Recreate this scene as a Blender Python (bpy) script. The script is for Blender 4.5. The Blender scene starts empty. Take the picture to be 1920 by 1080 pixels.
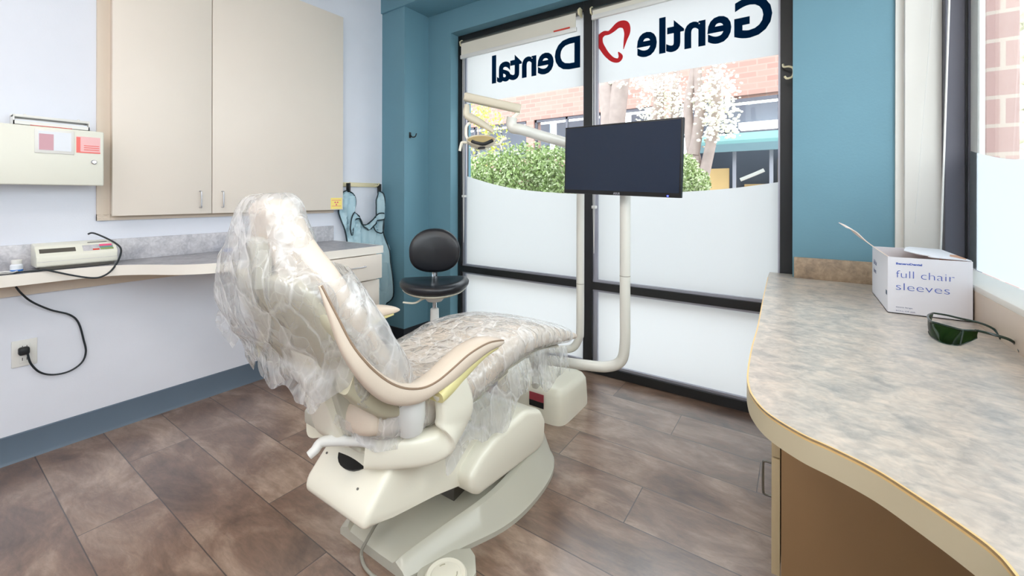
import bpy, bmesh, math, random
from mathutils import Vector, Matrix, noise
random.seed(7)
PI = math.pi
SC = bpy.context.scene
COL = SC.collection

# ------------------------------------------------------------------ camera
F, YAW, ROLL, CX, CY, H = 787.0, 0.600, 0.002, 960.0, 368.0, 1.25
fw = Vector((-math.sin(YAW), math.cos(YAW), 0)); rt = Vector((math.cos(YAW), math.sin(YAW), 0)); up = Vector((0, 0, 1))
r2 = rt*math.cos(ROLL) + up*math.sin(ROLL); u2 = up*math.cos(ROLL) - rt*math.sin(ROLL)
EYE = Vector((0, 0, H))
cam_d = bpy.data.cameras.new('camera'); cam = bpy.data.objects.new('camera', cam_d); COL.objects.link(cam)
cam_d.sensor_width = 36; cam_d.lens = F/1920*36
cam_d.shift_x = 0.0; cam_d.shift_y = -(540-CY)/1920
cam_d.clip_start = 0.02; cam_d.clip_end = 200
cam.matrix_world = Matrix(((r2.x, u2.x, -fw.x, 0), (r2.y, u2.y, -fw.y, 0), (r2.z, u2.z, -fw.z, H), (0, 0, 0, 1)))
SC.camera = cam

def ray(px, py): return fw + r2*(px-CX)/F - u2*(py-CY)/F
def at(px, py, ax, v):                # point of the world seen at a pixel, on the plane axis = v
    d = ray(px, py); i = 'xyz'.index(ax)
    return EYE + d*((v-EYE[i])/d[i])

# ------------------------------------------------------------------ materials
def lin(c): return c/12.92 if c <= 0.04045 else ((c+0.055)/1.055)**2.4
def rgb(r, g, b): return (lin(r/255), lin(g/255), lin(b/255), 1)
def nodes(name):
    m = bpy.data.materials.new(name); m.use_nodes = True
    nt = m.node_tree; nt.nodes.clear()
    out = nt.nodes.new('ShaderNodeOutputMaterial')
    return m, nt, out
def N(nt, t, **kw):
    n = nt.nodes.new(t)
    for k, v in kw.items():
        if k.startswith('i_'): n.inputs[k[2:].replace('_', ' ')].default_value = v
        else: setattr(n, k, v)
    return n
def mat(name, col, rough=0.5, metal=0.0, spec=0.5, var=0.03, scale=6.0, bump=0.0, bscale=80.0, coat=0.0, sheen=0.0):
    """painted / plastic / metal surface with a slight procedural variation"""
    m, nt, out = nodes(name)
    b = N(nt, 'ShaderNodeBsdfPrincipled'); nt.links.new(b.outputs[0], out.inputs[0])
    b.inputs['Roughness'].default_value = rough; b.inputs['Metallic'].default_value = metal
    b.inputs['Specular IOR Level'].default_value = spec; b.inputs['Coat Weight'].default_value = coat
    b.inputs['Sheen Weight'].default_value = sheen
    tc = N(nt, 'ShaderNodeTexCoord'); no = N(nt, 'ShaderNodeTexNoise'); no.inputs['Scale'].default_value = scale; no.inputs['Detail'].default_value = 3
    nt.links.new(tc.outputs['Object'], no.inputs['Vector'])
    mx = N(nt, 'ShaderNodeMix', data_type='RGBA')
    mx.inputs[6].default_value = tuple(min(1, c*(1-var)) for c in col[:3])+(1,)
    mx.inputs[7].default_value = tuple(min(1, c*(1+var)) for c in col[:3])+(1,)
    nt.links.new(no.outputs[0], mx.inputs[0]); nt.links.new(mx.outputs[2], b.inputs['Base Color'])
    if bump:
        n2 = N(nt, 'ShaderNodeTexNoise'); n2.inputs['Scale'].default_value = bscale; n2.inputs['Detail'].default_value = 4
        nt.links.new(tc.outputs['Object'], n2.inputs['Vector'])
        bp = N(nt, 'ShaderNodeBump'); bp.inputs['Strength'].default_value = bump; bp.inputs['Distance'].default_value = 0.002
        nt.links.new(n2.outputs[0], bp.inputs['Height']); nt.links.new(bp.outputs[0], b.inputs['Normal'])
    return m
def emit(name, col, s):
    m, nt, out = nodes(name); e = N(nt, 'ShaderNodeEmission'); e.inputs[0].default_value = col; e.inputs[1].default_value = s
    nt.links.new(e.outputs[0], out.inputs[0]); return m

M = {}
M['wall'] = mat('wall_paint_grey', rgb(224, 228, 238), 0.75, bump=0.12, bscale=160)
M['teal'] = mat('wall_paint_teal', rgb(106, 149, 165), 0.6, bump=0.25, bscale=90)
M['white_wall'] = mat('wall_paint_white', rgb(228, 226, 220), 0.7, bump=0.1)
M['ceiling'] = mat('ceiling_paint', rgb(225, 222, 215), 0.85)
M['laminate'] = mat('cabinet_laminate', rgb(229, 220, 209), 0.45, var=0.015)
M['laminate_side'] = mat('cabinet_frame', rgb(214, 200, 184), 0.5, var=0.02)
M['fascia'] = mat('counter_edge_band', rgb(236, 231, 222), 0.45, var=0.01)
M['tan'] = mat('tan_laminate', rgb(206, 188, 150), 0.5, var=0.02)
M['tan_band'] = mat('tan_edge_band', rgb(198, 187, 158), 0.45, var=0.02)
M['side_splash'] = mat('beige_side_splash', rgb(214, 196, 178), 0.45, var=0.02)
M['gold'] = mat('gold_edge', rgb(226, 190, 128), 0.4, var=0.03)
M['brownpanel'] = mat('brown_panel', rgb(164, 132, 94), 0.5, var=0.04)
M['base_rubber'] = mat('rubber_cove_base', rgb(92, 108, 124), 0.45, var=0.04)
M['base_dark'] = mat('dark_cove_base', rgb(44, 48, 54), 0.35, var=0.06)
M['black_alu'] = mat('black_aluminium', rgb(26, 28, 30), 0.35, spec=0.5, var=0.05)
M['grey_alu'] = mat('grey_aluminium', rgb(92, 92, 102), 0.4, metal=0.3)
M['silver'] = mat('silver_glazing_bead', rgb(176, 178, 190), 0.35, metal=0.6)
M['steel'] = mat('brushed_steel', rgb(200, 200, 205), 0.28, metal=1.0)
M['darksteel'] = mat('satin_nickel', rgb(120, 118, 112), 0.4, metal=0.9)
M['cream'] = mat('cream_plastic', rgb(243, 239, 222), 0.32, var=0.025, scale=3, coat=0.15)
M['cream_grey'] = mat('grey_cream_plastic', rgb(199, 197, 182), 0.3, var=0.03, scale=3, coat=0.2)
M['cream_yellow'] = mat('yellowed_plastic', rgb(232, 222, 160), 0.4, var=0.03)
M['offwhite'] = mat('offwhite_plastic', rgb(226, 226, 222), 0.35, var=0.015)
M['pipe'] = mat('pipe_enamel', rgb(220, 219, 211), 0.28, var=0.015, coat=0.3)
M['vinyl'] = mat('beige_vinyl', rgb(222, 206, 188), 0.38, var=0.04, scale=8, bump=0.12, bscale=220)
M['vinyl_light'] = mat('pale_beige_vinyl', rgb(224, 210, 194), 0.4, var=0.03, scale=8, bump=0.12, bscale=220)
M['seam'] = mat('piping_brown', rgb(150, 126, 104), 0.5)
M['olive'] = mat('olive_shell', rgb(190, 184, 160), 0.4, var=0.03)
M['black'] = mat('black_plastic', rgb(22, 24, 27), 0.45)
M['rubber'] = mat('black_rubber', rgb(20, 26, 30), 0.5)
M['leather'] = mat('black_vinyl', rgb(26, 28, 34), 0.33, var=0.1, bump=0.2, bscale=260, spec=0.6)
M['beige_device'] = mat('device_cream', rgb(228, 228, 216), 0.4, var=0.02)
M['device_dark'] = mat('device_dark', rgb(84, 80, 74), 0.5)
M['box_card'] = mat('white_carton', rgb(226, 226, 232), 0.6, var=0.015, bump=0.05)
M['card_inside'] = mat('brown_cardboard', rgb(196, 150, 122), 0.8, var=0.06)
M['flap_card'] = mat('pale_carton_flap', rgb(222, 206, 196), 0.7)
M['ink'] = mat('blue_ink', rgb(72, 100, 186), 0.6)
M['ink_dark'] = mat('grey_ink', rgb(128, 134, 160), 0.6)
M['navy'] = mat('window_sign_navy', rgb(22, 68, 98), 0.5)
M['red_sign'] = mat('window_sign_red', rgb(196, 46, 52), 0.5)
M['red'] = mat('red_plastic', rgb(206, 60, 40), 0.5)
M['redlabel'] = mat('red_label', rgb(168, 66, 78), 0.5)
M['pinkred'] = mat('printed_red', rgb(240, 120, 112), 0.6)
M['pink'] = mat('printed_pink', rgb(240, 190, 192), 0.6)
M['pinkish'] = mat('pink_red_contents', rgb(206, 160, 170), 0.5)
M['yellow'] = mat('yellow_sticker', rgb(250, 228, 130), 0.6)
M['magenta'] = mat('magenta_print', rgb(232, 84, 130), 0.6)
M['blue'] = mat('blue_plastic', rgb(20, 110, 200), 0.45)
M['blind'] = mat('blind_fabric', rgb(222, 218, 204), 0.8, var=0.02, bump=0.1, bscale=400)
M['blind_cream'] = mat('blind_bracket_cream', rgb(222, 212, 176), 0.5)
M['apron'] = mat('apron_vinyl', rgb(176, 206, 217), 0.5, var=0.06, scale=10)
M['apron_trim'] = mat('apron_piping', rgb(20, 44, 54), 0.6)
M['screen_back'] = mat('monitor_plastic', rgb(24, 25, 28), 0.4)
M['led'] = emit('blue_led', (0.05, 0.06, 1, 1), 6)
M['cap_white'] = mat('bottle_white', rgb(225, 230, 238), 0.4)
M['cable'] = mat('cable_black', rgb(24, 34, 40), 0.5)
M['cable_grey'] = mat('cable_grey', rgb(160, 158, 146), 0.5)
M['bark'] = mat('tree_bark', rgb(166, 150, 144), 0.9, var=0.3, scale=9, bump=0.6, bscale=30)
M['bloom'] = mat('white_blossom', rgb(240, 240, 222), 0.7, var=0.04)
M['leaf'] = mat('green_leaf', rgb(138, 160, 96), 0.5, var=0.3, scale=2.5)
M['leaf2'] = mat('pale_leaf', rgb(190, 202, 158), 0.5, var=0.25, scale=3)
M['leafy'] = mat('yellow_green_leaf', rgb(196, 200, 84), 0.5, var=0.2, scale=3)
M['asphalt'] = mat('pavement', rgb(190, 190, 188), 0.9, var=0.08, scale=1)
M['shop_dark'] = mat('shop_interior', rgb(60, 70, 84), 0.7, var=0.3, scale=1.5)
M['awning'] = mat('turquoise_awning', rgb(104, 148, 148), 0.6, var=0.05)
M['awning_low'] = mat('awning_valance', rgb(92, 120, 128), 0.6)
M['wood_out'] = mat('shop_wood', rgb(190, 160, 110), 0.7, var=0.08)
M['amber'] = mat('amber_reflector', rgb(244, 214, 150), 0.2, metal=0.5)
M['lamp_beige'] = mat('lamp_beige_plastic', rgb(206, 198, 178), 0.35, var=0.02)
M['chrome'] = mat('chrome', rgb(210, 212, 216), 0.12, metal=1.0)
M['lamp_reflection'] = emit('lamp_reflection_glow', (1, .97, .9, 1), 3.0)  # glow for the mirrored image of a ceiling lamp
M['fill_glow'] = emit('fill_panel_diffuser', (1, .93, .87, 1), 7.5)  # glow of the unseen ceiling panels added as fill light

def stone(name, base, blotch, light, rough=0.3, scale=4.2):
    m, nt, out = nodes(name)
    b = N(nt, 'ShaderNodeBsdfPrincipled'); b.inputs['Roughness'].default_value = rough; b.inputs['Specular IOR Level'].default_value = 0.6
    tc = N(nt, 'ShaderNodeTexCoord'); mp = N(nt, 'ShaderNodeMapping'); mp.inputs['Scale'].default_value = (1.0, 1.15, 1.1)
    nt.links.new(tc.outputs['Object'], mp.inputs['Vector'])
    n1 = N(nt, 'ShaderNodeTexNoise'); n1.inputs['Scale'].default_value = scale*3; n1.inputs['Detail'].default_value = 8; n1.inputs['Roughness'].default_value = 0.68; n1.inputs['Distortion'].default_value = 0.5
    n2 = N(nt, 'ShaderNodeTexNoise'); n2.inputs['Scale'].default_value = scale*11; n2.inputs['Detail'].default_value = 6; n2.inputs['Distortion'].default_value = 0.8
    nt.links.new(mp.outputs[0], n1.inputs['Vector']); nt.links.new(mp.outputs[0], n2.inputs['Vector'])
    r = N(nt, 'ShaderNodeValToRGB'); e = r.color_ramp.elements
    e[0].position = 0.34; e[0].color = blotch; e[1].position = 0.66; e[1].color = light
    k = e.new(0.5); k.color = base
    nt.links.new(n1.outputs[0], r.inputs[0])
    r3 = N(nt, 'ShaderNodeValToRGB'); e = r3.color_ramp.elements
    e[0].position = 0.35; e[0].color = (0.84, 0.83, 0.82, 1); e[1].position = 0.65; e[1].color = (1.06, 1.05, 1.03, 1)
    nt.links.new(n2.outputs[0], r3.inputs[0])
    mx = N(nt, 'ShaderNodeMix', data_type='RGBA', blend_type='MULTIPLY'); mx.inputs[0].default_value = 1
    nt.links.new(r.outputs[0], mx.inputs[6]); nt.links.new(r3.outputs[0], mx.inputs[7])
    nt.links.new(mx.outputs[2], b.inputs['Base Color']); nt.links.new(b.outputs[0], out.inputs[0])
    return m
M['stone_right'] = stone('stone_laminate_warm', rgb(192, 183, 173), rgb(162, 158, 153), rgb(210, 196, 182), 0.28)
M['stone_left'] = stone('stone_laminate_grey', rgb(196, 196, 203), rgb(174, 175, 184), rgb(210, 209, 215), 0.35)
M['stone_left_top_dim'] = stone('stone_laminate_grey_dim', rgb(160, 160, 167), rgb(140, 141, 149), rgb(176, 175, 181), 0.35)  # same grey laminate, dark reflection on the flat top painted into its colour
M['stone_dark'] = stone('stone_laminate_back', rgb(172, 150, 126), rgb(136, 120, 104), rgb(190, 168, 142), 0.4)

def floor_mat():
    m, nt, out = nodes('plank_floor')
    L = nt.links.new
    b = N(nt, 'ShaderNodeBsdfPrincipled'); L(b.outputs[0], out.inputs[0])
    tc = N(nt, 'ShaderNodeTexCoord'); sp = N(nt, 'ShaderNodeSeparateXYZ'); L(tc.outputs['Object'], sp.inputs[0])
    def ma(op, a, c=None, d=None):
        n = N(nt, 'ShaderNodeMath', operation=op)
        for i, v in enumerate((a, c, d)):
            if v is None: continue
            if isinstance(v, (int, float)): n.inputs[i].default_value = v
            else: L(v, n.inputs[i])
        return n.outputs[0]
    W, LN = 0.24, 1.22
    y = ma('DIVIDE', ma('SUBTRACT', sp.outputs[1], 0.37), W); row = ma('FLOOR', y); fy = ma('FRACT', y)
    x = ma('SUBTRACT', ma('DIVIDE', ma('SUBTRACT', sp.outputs[0], 0.26), LN), ma('MULTIPLY', row, 0.66667)); colm = ma('FLOOR', x); fx = ma('FRACT', x)
    dy = ma('MULTIPLY', ma('MINIMUM', fy, ma('SUBTRACT', 1.0, fy)), W)
    dx = ma('MULTIPLY', ma('MINIMUM', fx, ma('SUBTRACT', 1.0, fx)), LN)
    d = ma('MINIMUM', dx, dy)
    seam = N(nt, 'ShaderNodeMapRange'); seam.inputs[1].default_value = 0.0008; seam.inputs[2].default_value = 0.0026; L(d, seam.inputs[0])
    cid = N(nt, 'ShaderNodeCombineXYZ'); L(colm, cid.inputs[0]); L(row, cid.inputs[1])
    wn = N(nt, 'ShaderNodeTexWhiteNoise'); L(cid.outputs[0], wn.inputs[0])
    # each plank gets its own piece of the grain
    sh = N(nt, 'ShaderNodeVectorMath', operation='MULTIPLY_ADD'); L(wn.outputs['Color'], sh.inputs[0]); sh.inputs[1].default_value = (13, 17, 11); L(tc.outputs['Object'], sh.inputs[2])
    mp = N(nt, 'ShaderNodeMapping'); mp.inputs['Scale'].default_value = (0.8, 1.5, 1); L(sh.outputs[0], mp.inputs['Vector'])
    n1 = N(nt, 'ShaderNodeTexNoise'); n1.inputs['Scale'].default_value = 3.6; n1.inputs['Detail'].default_value = 7; n1.inputs['Roughness'].default_value = 0.62; n1.inputs['Distortion'].default_value = 0.6; L(mp.outputs[0], n1.inputs['Vector'])
    mp2 = N(nt, 'ShaderNodeMapping'); mp2.inputs['Scale'].default_value = (2.2, 9, 1); L(sh.outputs[0], mp2.inputs['Vector'])
    n2 = N(nt, 'ShaderNodeTexNoise'); n2.inputs['Scale'].default_value = 5; n2.inputs['Detail'].default_value = 8; n2.inputs['Roughness'].default_value = 0.7; n2.inputs['Distortion'].default_value = 1.2; L(mp2.outputs[0], n2.inputs['Vector'])
    r = N(nt, 'ShaderNodeValToRGB'); e = r.color_ramp.elements
    e[0].position = 0.34; e[0].color = rgb(90, 67, 54); e[1].position = 0.68; e[1].color = rgb(180, 156, 138)
    k = e.new(0.5); k.color = rgb(132, 105, 88)
    L(ma('ADD', ma('MULTIPLY', n1.outputs[0], 0.86), ma('MULTIPLY', ma('SUBTRACT', wn.outputs['Value'], 0.1), 0.16)), r.inputs[0])
    r2_ = N(nt, 'ShaderNodeValToRGB'); e = r2_.color_ramp.elements; e[0].position = 0.3; e[0].color = (0.62, 0.6, 0.58, 1); e[1].position = 0.66; e[1].color = (1.12, 1.1, 1.08, 1); L(n2.outputs[0], r2_.inputs[0])
    mx = N(nt, 'ShaderNodeMix', data_type='RGBA', blend_type='MULTIPLY'); mx.inputs[0].default_value = 0.75; L(r.outputs[0], mx.inputs[6]); L(r2_.outputs[0], mx.inputs[7])
    m2 = N(nt, 'ShaderNodeMix', data_type='RGBA'); L(seam.outputs[0], m2.inputs[0]); m2.inputs[6].default_value = rgb(58, 46, 42); L(mx.outputs[2], m2.inputs[7])
    L(m2.outputs[2], b.inputs['Base Color'])
    rr = N(nt, 'ShaderNodeMapRange'); rr.inputs[3].default_value = 0.24; rr.inputs[4].default_value = 0.38; L(n2.outputs[0], rr.inputs[0]); L(rr.outputs[0], b.inputs['Roughness'])
    bp = N(nt, 'ShaderNodeBump'); bp.inputs['Strength'].default_value = 0.25; bp.inputs['Distance'].default_value = 0.002
    L(ma('ADD', n2.outputs[0], ma('MULTIPLY', seam.outputs[0], 1.5)), bp.inputs['Height']); L(bp.outputs[0], b.inputs['Normal'])
    b.inputs['Specular IOR Level'].default_value = 0.9; b.inputs['Coat Weight'].default_value = 0.9; b.inputs['Coat Roughness'].default_value = 0.24; b.inputs['Coat IOR'].default_value = 1.6
    return m
M['floor'] = floor_mat()

def brick_mat(name, c1, c2, mortar, bw, bh, axis='XZ', ms=0.012):
    m, nt, out = nodes(name); L = nt.links.new
    b = N(nt, 'ShaderNodeBsdfPrincipled'); b.inputs['Roughness'].default_value = 0.9; L(b.outputs[0], out.inputs[0])
    tc = N(nt, 'ShaderNodeTexCoord'); sp = N(nt, 'ShaderNodeSeparateXYZ'); cb = N(nt, 'ShaderNodeCombineXYZ')
    L(tc.outputs['Object'], sp.inputs[0]); L(sp.outputs['XYZ'.index(axis[0])], cb.inputs[0]); L(sp.outputs['XYZ'.index(axis[1])], cb.inputs[1])
    t = N(nt, 'ShaderNodeTexBrick'); L(cb.outputs[0], t.inputs['Vector'])
    t.inputs['Color1'].default_value = c1; t.inputs['Color2'].default_value = c2; t.inputs['Mortar'].default_value = mortar
    t.inputs['Scale'].default_value = 1; t.inputs['Mortar Size'].default_value = ms; t.inputs['Mortar Smooth'].default_value = 0.2
    t.inputs['Brick Width'].default_value = bw; t.inputs['Row Height'].default_value = bh
    L(t.outputs[0], b.inputs['Base Color']); return m
M['brick'] = brick_mat('brick_facade', rgb(176, 138, 128), rgb(160, 124, 115), rgb(172, 144, 134), 0.3, 0.11)
M['brick_near'] = brick_mat('brick_pier', rgb(190, 158, 150), rgb(178, 146, 140), rgb(196, 182, 170), 0.9, 0.165)

def glass_mat(name, tint=(1, 1, 1, 1), refl=0.06):
    m, nt, out = nodes(name); L = nt.links.new
    t = N(nt, 'ShaderNodeBsdfTransparent'); t.inputs[0].default_value = tint
    g = N(nt, 'ShaderNodeBsdfGlossy'); g.inputs['Roughness'].default_value = 0.02
    lw = N(nt, 'ShaderNodeLayerWeight'); lw.inputs[0].default_value = 0.5
    pw = N(nt, 'ShaderNodeMath', operation='POWER'); L(lw.outputs['Facing'], pw.inputs[0]); pw.inputs[1].default_value = 5
    fr = N(nt, 'ShaderNodeMath', operation='MULTIPLY_ADD'); L(pw.outputs[0], fr.inputs[0]); fr.inputs[1].default_value = 0.7; fr.inputs[2].default_value = refl*0.2
    mx = N(nt, 'ShaderNodeMixShader'); L(fr.outputs[0], mx.inputs[0]); L(t.outputs[0], mx.inputs[1]); L(g.outputs[0], mx.inputs[2]); L(mx.outputs[0], out.inputs[0])
    return m
M['glass'] = glass_mat('clear_glass', (0.97, 0.985, 0.98, 1))
def frost_mat(name, col, dif=(0.6, 0.62, 0.64, 1)):
    m, nt, out = nodes(name); L = nt.links.new
    t = N(nt, 'ShaderNodeBsdfTranslucent'); t.inputs[0].default_value = col
    d = N(nt, 'ShaderNodeBsdfDiffuse'); d.inputs[0].default_value = dif
    mx = N(nt, 'ShaderNodeMixShader'); mx.inputs[0].default_value = 0.12
    L(t.outputs[0], mx.inputs[1]); L(d.outputs[0], mx.inputs[2]); L(mx.outputs[0], out.inputs[0]); return m
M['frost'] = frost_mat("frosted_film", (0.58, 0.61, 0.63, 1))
M['frost_side_dim'] = frost_mat('frosted_film_side_dim', (0.37, 0.41, 0.44, 1))  # same film, tinted darker to offset the stronger sky light on this side
M['frost_low_lit'] = frost_mat('frosted_film_low_lit', (0.70, 0.73, 0.75, 1))  # same film, light bounced off the ground painted in as a brighter tint
M['letter'] = frost_mat('navy_lettering', (0.015, 0.10, 0.20, 1), (0.01, 0.04, 0.08, 1))
M['letter_red'] = frost_mat('red_lettering', (0.55, 0.03, 0.035, 1), (0.4, 0.02, 0.02, 1))
M['green_lens'] = glass_mat('green_tinted_lens', (0.15, 0.25, 0.12, 1))
M['green_frame'] = mat('green_spectacle_plastic', rgb(18, 44, 32), 0.15, spec=0.7)

def wrap_mat():
    m, nt, out = nodes('clear_plastic_film'); L = nt.links.new
    tc = N(nt, 'ShaderNodeTexCoord')
    mp = N(nt, 'ShaderNodeMapping'); mp.inputs['Scale'].default_value = (1.5, 1.5, 0.8); mp.inputs['Rotation'].default_value = (0.4, 0.3, 0.2); L(tc.outputs['Object'], mp.inputs['Vector'])
    no = N(nt, 'ShaderNodeTexNoise'); no.inputs['Scale'].default_value = 6; no.inputs['Detail'].default_value = 3; L(mp.outputs[0], no.inputs['Vector'])
    dv = N(nt, 'ShaderNodeVectorMath', operation='MULTIPLY_ADD'); L(no.outputs['Color'], dv.inputs[0]); dv.inputs[1].default_value = (0.12, 0.12, 0.12); L(mp.outputs[0], dv.inputs[2])
    def vor(scale, feat):
        v = N(nt, 'ShaderNodeTexVoronoi', feature=feat); v.inputs['Scale'].default_value = scale; L(dv.outputs[0], v.inputs['Vector']); return v
    e1, e2, f1, f2 = vor(6.5, 'DISTANCE_TO_EDGE'), vor(20, 'DISTANCE_TO_EDGE'), vor(6.5, 'F1'), vor(20, 'F1')
    def mr(src, a, b, c, d):
        r = N(nt, 'ShaderNodeMapRange'); L(src, r.inputs[0])
        for i, v in enumerate((a, b, c, d)): r.inputs[i+1].default_value = v
        return r.outputs[0]
    def add(a, b, op='ADD'):
        n = N(nt, 'ShaderNodeMath', operation=op); L(a, n.inputs[0])
        if isinstance(b, (int, float)): n.inputs[1].default_value = b
        else: L(b, n.inputs[1])
        n.use_clamp = False; return n.outputs[0]
    hgt = add(add(e1.outputs[0], 1.6, 'MULTIPLY'), add(e2.outputs[0], 0.45, 'MULTIPLY'))
    bp = N(nt, 'ShaderNodeBump'); bp.inputs['Strength'].default_value = 0.8; bp.inputs['Distance'].default_value = 0.026; L(hgt, bp.inputs['Height'])
    t = N(nt, 'ShaderNodeBsdfTransparent'); t.inputs[0].default_value = (0.99, 0.99, 0.99, 1)
    g = N(nt, 'ShaderNodeBsdfGlossy'); g.inputs['Roughness'].default_value = 0.16; L(bp.outputs[0], g.inputs['Normal'])
    df = N(nt, 'ShaderNodeBsdfDiffuse'); df.inputs[0].default_value = (0.96, 0.97, 0.98, 1)
    tr = N(nt, 'ShaderNodeBsdfTranslucent'); tr.inputs[0].default_value = (0.96, 0.97, 0.98, 1)
    milk = N(nt, 'ShaderNodeMixShader'); milk.inputs[0].default_value = 0.4; L(df.outputs[0], milk.inputs[1]); L(tr.outputs[0], milk.inputs[2])
    lw = N(nt, 'ShaderNodeLayerWeight'); lw.inputs[0].default_value = 0.5; L(bp.outputs[0], lw.inputs['Normal'])
    pw = add(lw.outputs['Facing'], 4, 'POWER')
    fm = N(nt, 'ShaderNodeMath', operation='MULTIPLY_ADD'); L(pw, fm.inputs[0]); fm.inputs[1].default_value = 0.5; fm.inputs[2].default_value = 0.10; fm.use_clamp = True
    # crease lines, brighter facets, broad milky folds
    am = add(add(mr(e1.outputs[0], 0.0, 0.06, 0.26, 0.0), mr(e2.outputs[0], 0.0, 0.06, 0.10, 0.0)), add(mr(f2.outputs['Color'], 0.45, 0.9, 0.0, 0.18), mr(f1.outputs['Color'], 0.4, 0.9, 0.04, 0.26)))
    am = add(am, mr(no.outputs[0], 0.40, 0.7, 0.09, 0.30))
    cl = N(nt, 'ShaderNodeClamp'); L(am, cl.inputs[0])
    s1 = N(nt, 'ShaderNodeMixShader'); L(cl.outputs[0], s1.inputs[0]); L(t.outputs[0], s1.inputs[1]); L(milk.outputs[0], s1.inputs[2])
    s2 = N(nt, 'ShaderNodeMixShader'); L(fm.outputs[0], s2.inputs[0]); L(s1.outputs[0], s2.inputs[1]); L(g.outputs[0], s2.inputs[2])
    L(s2.outputs[0], out.inputs[0]); return m
M['wrap'] = wrap_mat()
def screen_mat():
    m = mat('monitor_screen', rgb(26, 38, 58), 0.25, spec=0.4, var=0.02); return m
M['screen'] = screen_mat(); M['far_room'] = mat('far_room', rgb(120, 132, 152), 0.8, var=0.25, scale=1.2)

# ------------------------------------------------------------------ mesh helpers
WORLD = {}
def thing(name, label, cat, loc, group=None):
    o = bpy.data.objects.new(name, None); COL.objects.link(o); o.location = loc; o.empty_display_size = 0.05
    o['label'] = label; o['category'] = cat
    if group: o['group'] = group
    WORLD[o] = Vector(loc); return o
def tag(o, label, cat, group=None):
    o['label'] = label; o['category'] = cat
    if group: o['group'] = group
    return o
def struct(o): o['kind'] = 'structure'; return o
def sempty(name, loc):
    o = bpy.data.objects.new(name, None); COL.objects.link(o); o.location = loc; o.empty_display_size = 0.05
    o['kind'] = 'structure'; WORLD[o] = Vector(loc); return o
def link(name, bm, m, parent=None, smooth=40, origin=None):
    bmesh.ops.recalc_face_normals(bm, faces=bm.faces)
    return link_raw(name, bm, m, parent, smooth, origin)
def link_raw(name, bm, m, parent=None, smooth=40, origin=None):
    vs = [v.co for v in bm.verts]
    if origin is None:
        c = Vector([(min(v[i] for v in vs)+max(v[i] for v in vs))/2 for i in range(3)])
    else: c = Vector(origin)
    bmesh.ops.translate(bm, verts=bm.verts, vec=-c)
    me = bpy.data.meshes.new(name); bm.to_mesh(me); bm.free()
    for mm in (m if isinstance(m, (list, tuple)) else [m]): me.materials.append(M[mm])
    if smooth:
        me.shade_smooth()
        me.set_sharp_from_angle(angle=math.radians(smooth))
    o = bpy.data.objects.new(name, me); COL.objects.link(o)
    if parent is not None:
        o.parent = parent; o.location = c - WORLD[parent]
    else: o.location = c
    WORLD[o] = c.copy()
    return o
def bbox(bm, x0, x1, y0, y1, z0, z1, bev=0.0, seg=2, mi=0):
    x0, x1 = sorted((x0, x1)); y0, y1 = sorted((y0, y1)); z0, z1 = sorted((z0, z1))
    vs = [bm.verts.new((x, y, z)) for x in (x0, x1) for y in (y0, y1) for z in (z0, z1)]
    idx = [(0, 1, 3, 2), (4, 6, 7, 5), (0, 4, 5, 1), (2, 3, 7, 6), (0, 2, 6, 4), (1, 5, 7, 3)]
    fs = [bm.faces.new([vs[i] for i in f]) for f in idx]
    for f in fs: f.material_index = mi
    if bev > 0:
        es = list({e for f in fs for e in f.edges})
        r = bmesh.ops.bevel(bm, geom=es, offset=bev, segments=seg, profile=0.5, affect='EDGES')
        for f in r['faces']: f.material_index = mi
    return fs
def box(name, x0, x1, y0, y1, z0, z1, m, parent=None, bev=0.0, seg=2):
    bm = bmesh.new(); bbox(bm, x0, x1, y0, y1, z0, z1, bev, seg); return link(name, bm, m, parent)
def bprism(bm, poly, axis, a, b, bev=0.0, seg=3, mi=0):
    """poly: 2-D outline in the two other axes (order kept), extruded along axis from a to b"""
    def P(p, t):
        if axis == 'x': return (t, p[0], p[1])
        if axis == 'y': return (p[0], t, p[1])
        return (p[0], p[1], t)
    A = [bm.verts.new(P(p, a)) for p in poly]; B = [bm.verts.new(P(p, b)) for p in poly]
    n = len(poly); fs = [bm.faces.new(A), bm.faces.new(list(reversed(B)))]
    for i in range(n): fs.append(bm.faces.new([A[i], B[i], B[(i+1) % n], A[(i+1) % n]]))
    for f in fs: f.material_index = mi
    if bev > 0:
        es = list({e for f in fs for e in f.edges})
        r = bmesh.ops.bevel(bm, geom=es, offset=bev, segments=seg, profile=0.5, affect='EDGES', clamp_overlap=True)
        for f in r['faces']: f.material_index = mi
def prism(name, poly, axis, a, b, m, parent=None, bev=0.0, seg=3, smooth=40):
    bm = bmesh.new(); bprism(bm, poly, axis, a, b, bev, seg); return link(name, bm, m, parent, smooth)
def cr(pts, n=8, closed=False):
    """Catmull-Rom through points of any dimension (tuples)"""
    P = [tuple(p) for p in pts]; out = []; m = len(P)
    rng = range(m) if closed else range(m-1)
    for i in rng:
        if closed: p0, p1, p2, p3 = P[(i-1) % m], P[i], P[(i+1) % m], P[(i+2) % m]
        else: p0, p1, p2, p3 = P[max(i-1, 0)], P[i], P[i+1], P[min(i+2, m-1)]
        for j in range(n):
            t = j/n
            out.append(tuple(0.5*((2*b)+(c-a)*t+(2*a-5*b+4*c-d)*t*t+(3*b-a-3*c+d)*t**3) for a, b, c, d in zip(p0, p1, p2, p3)))
    if not closed: out.append(P[-1])
    return out
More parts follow.
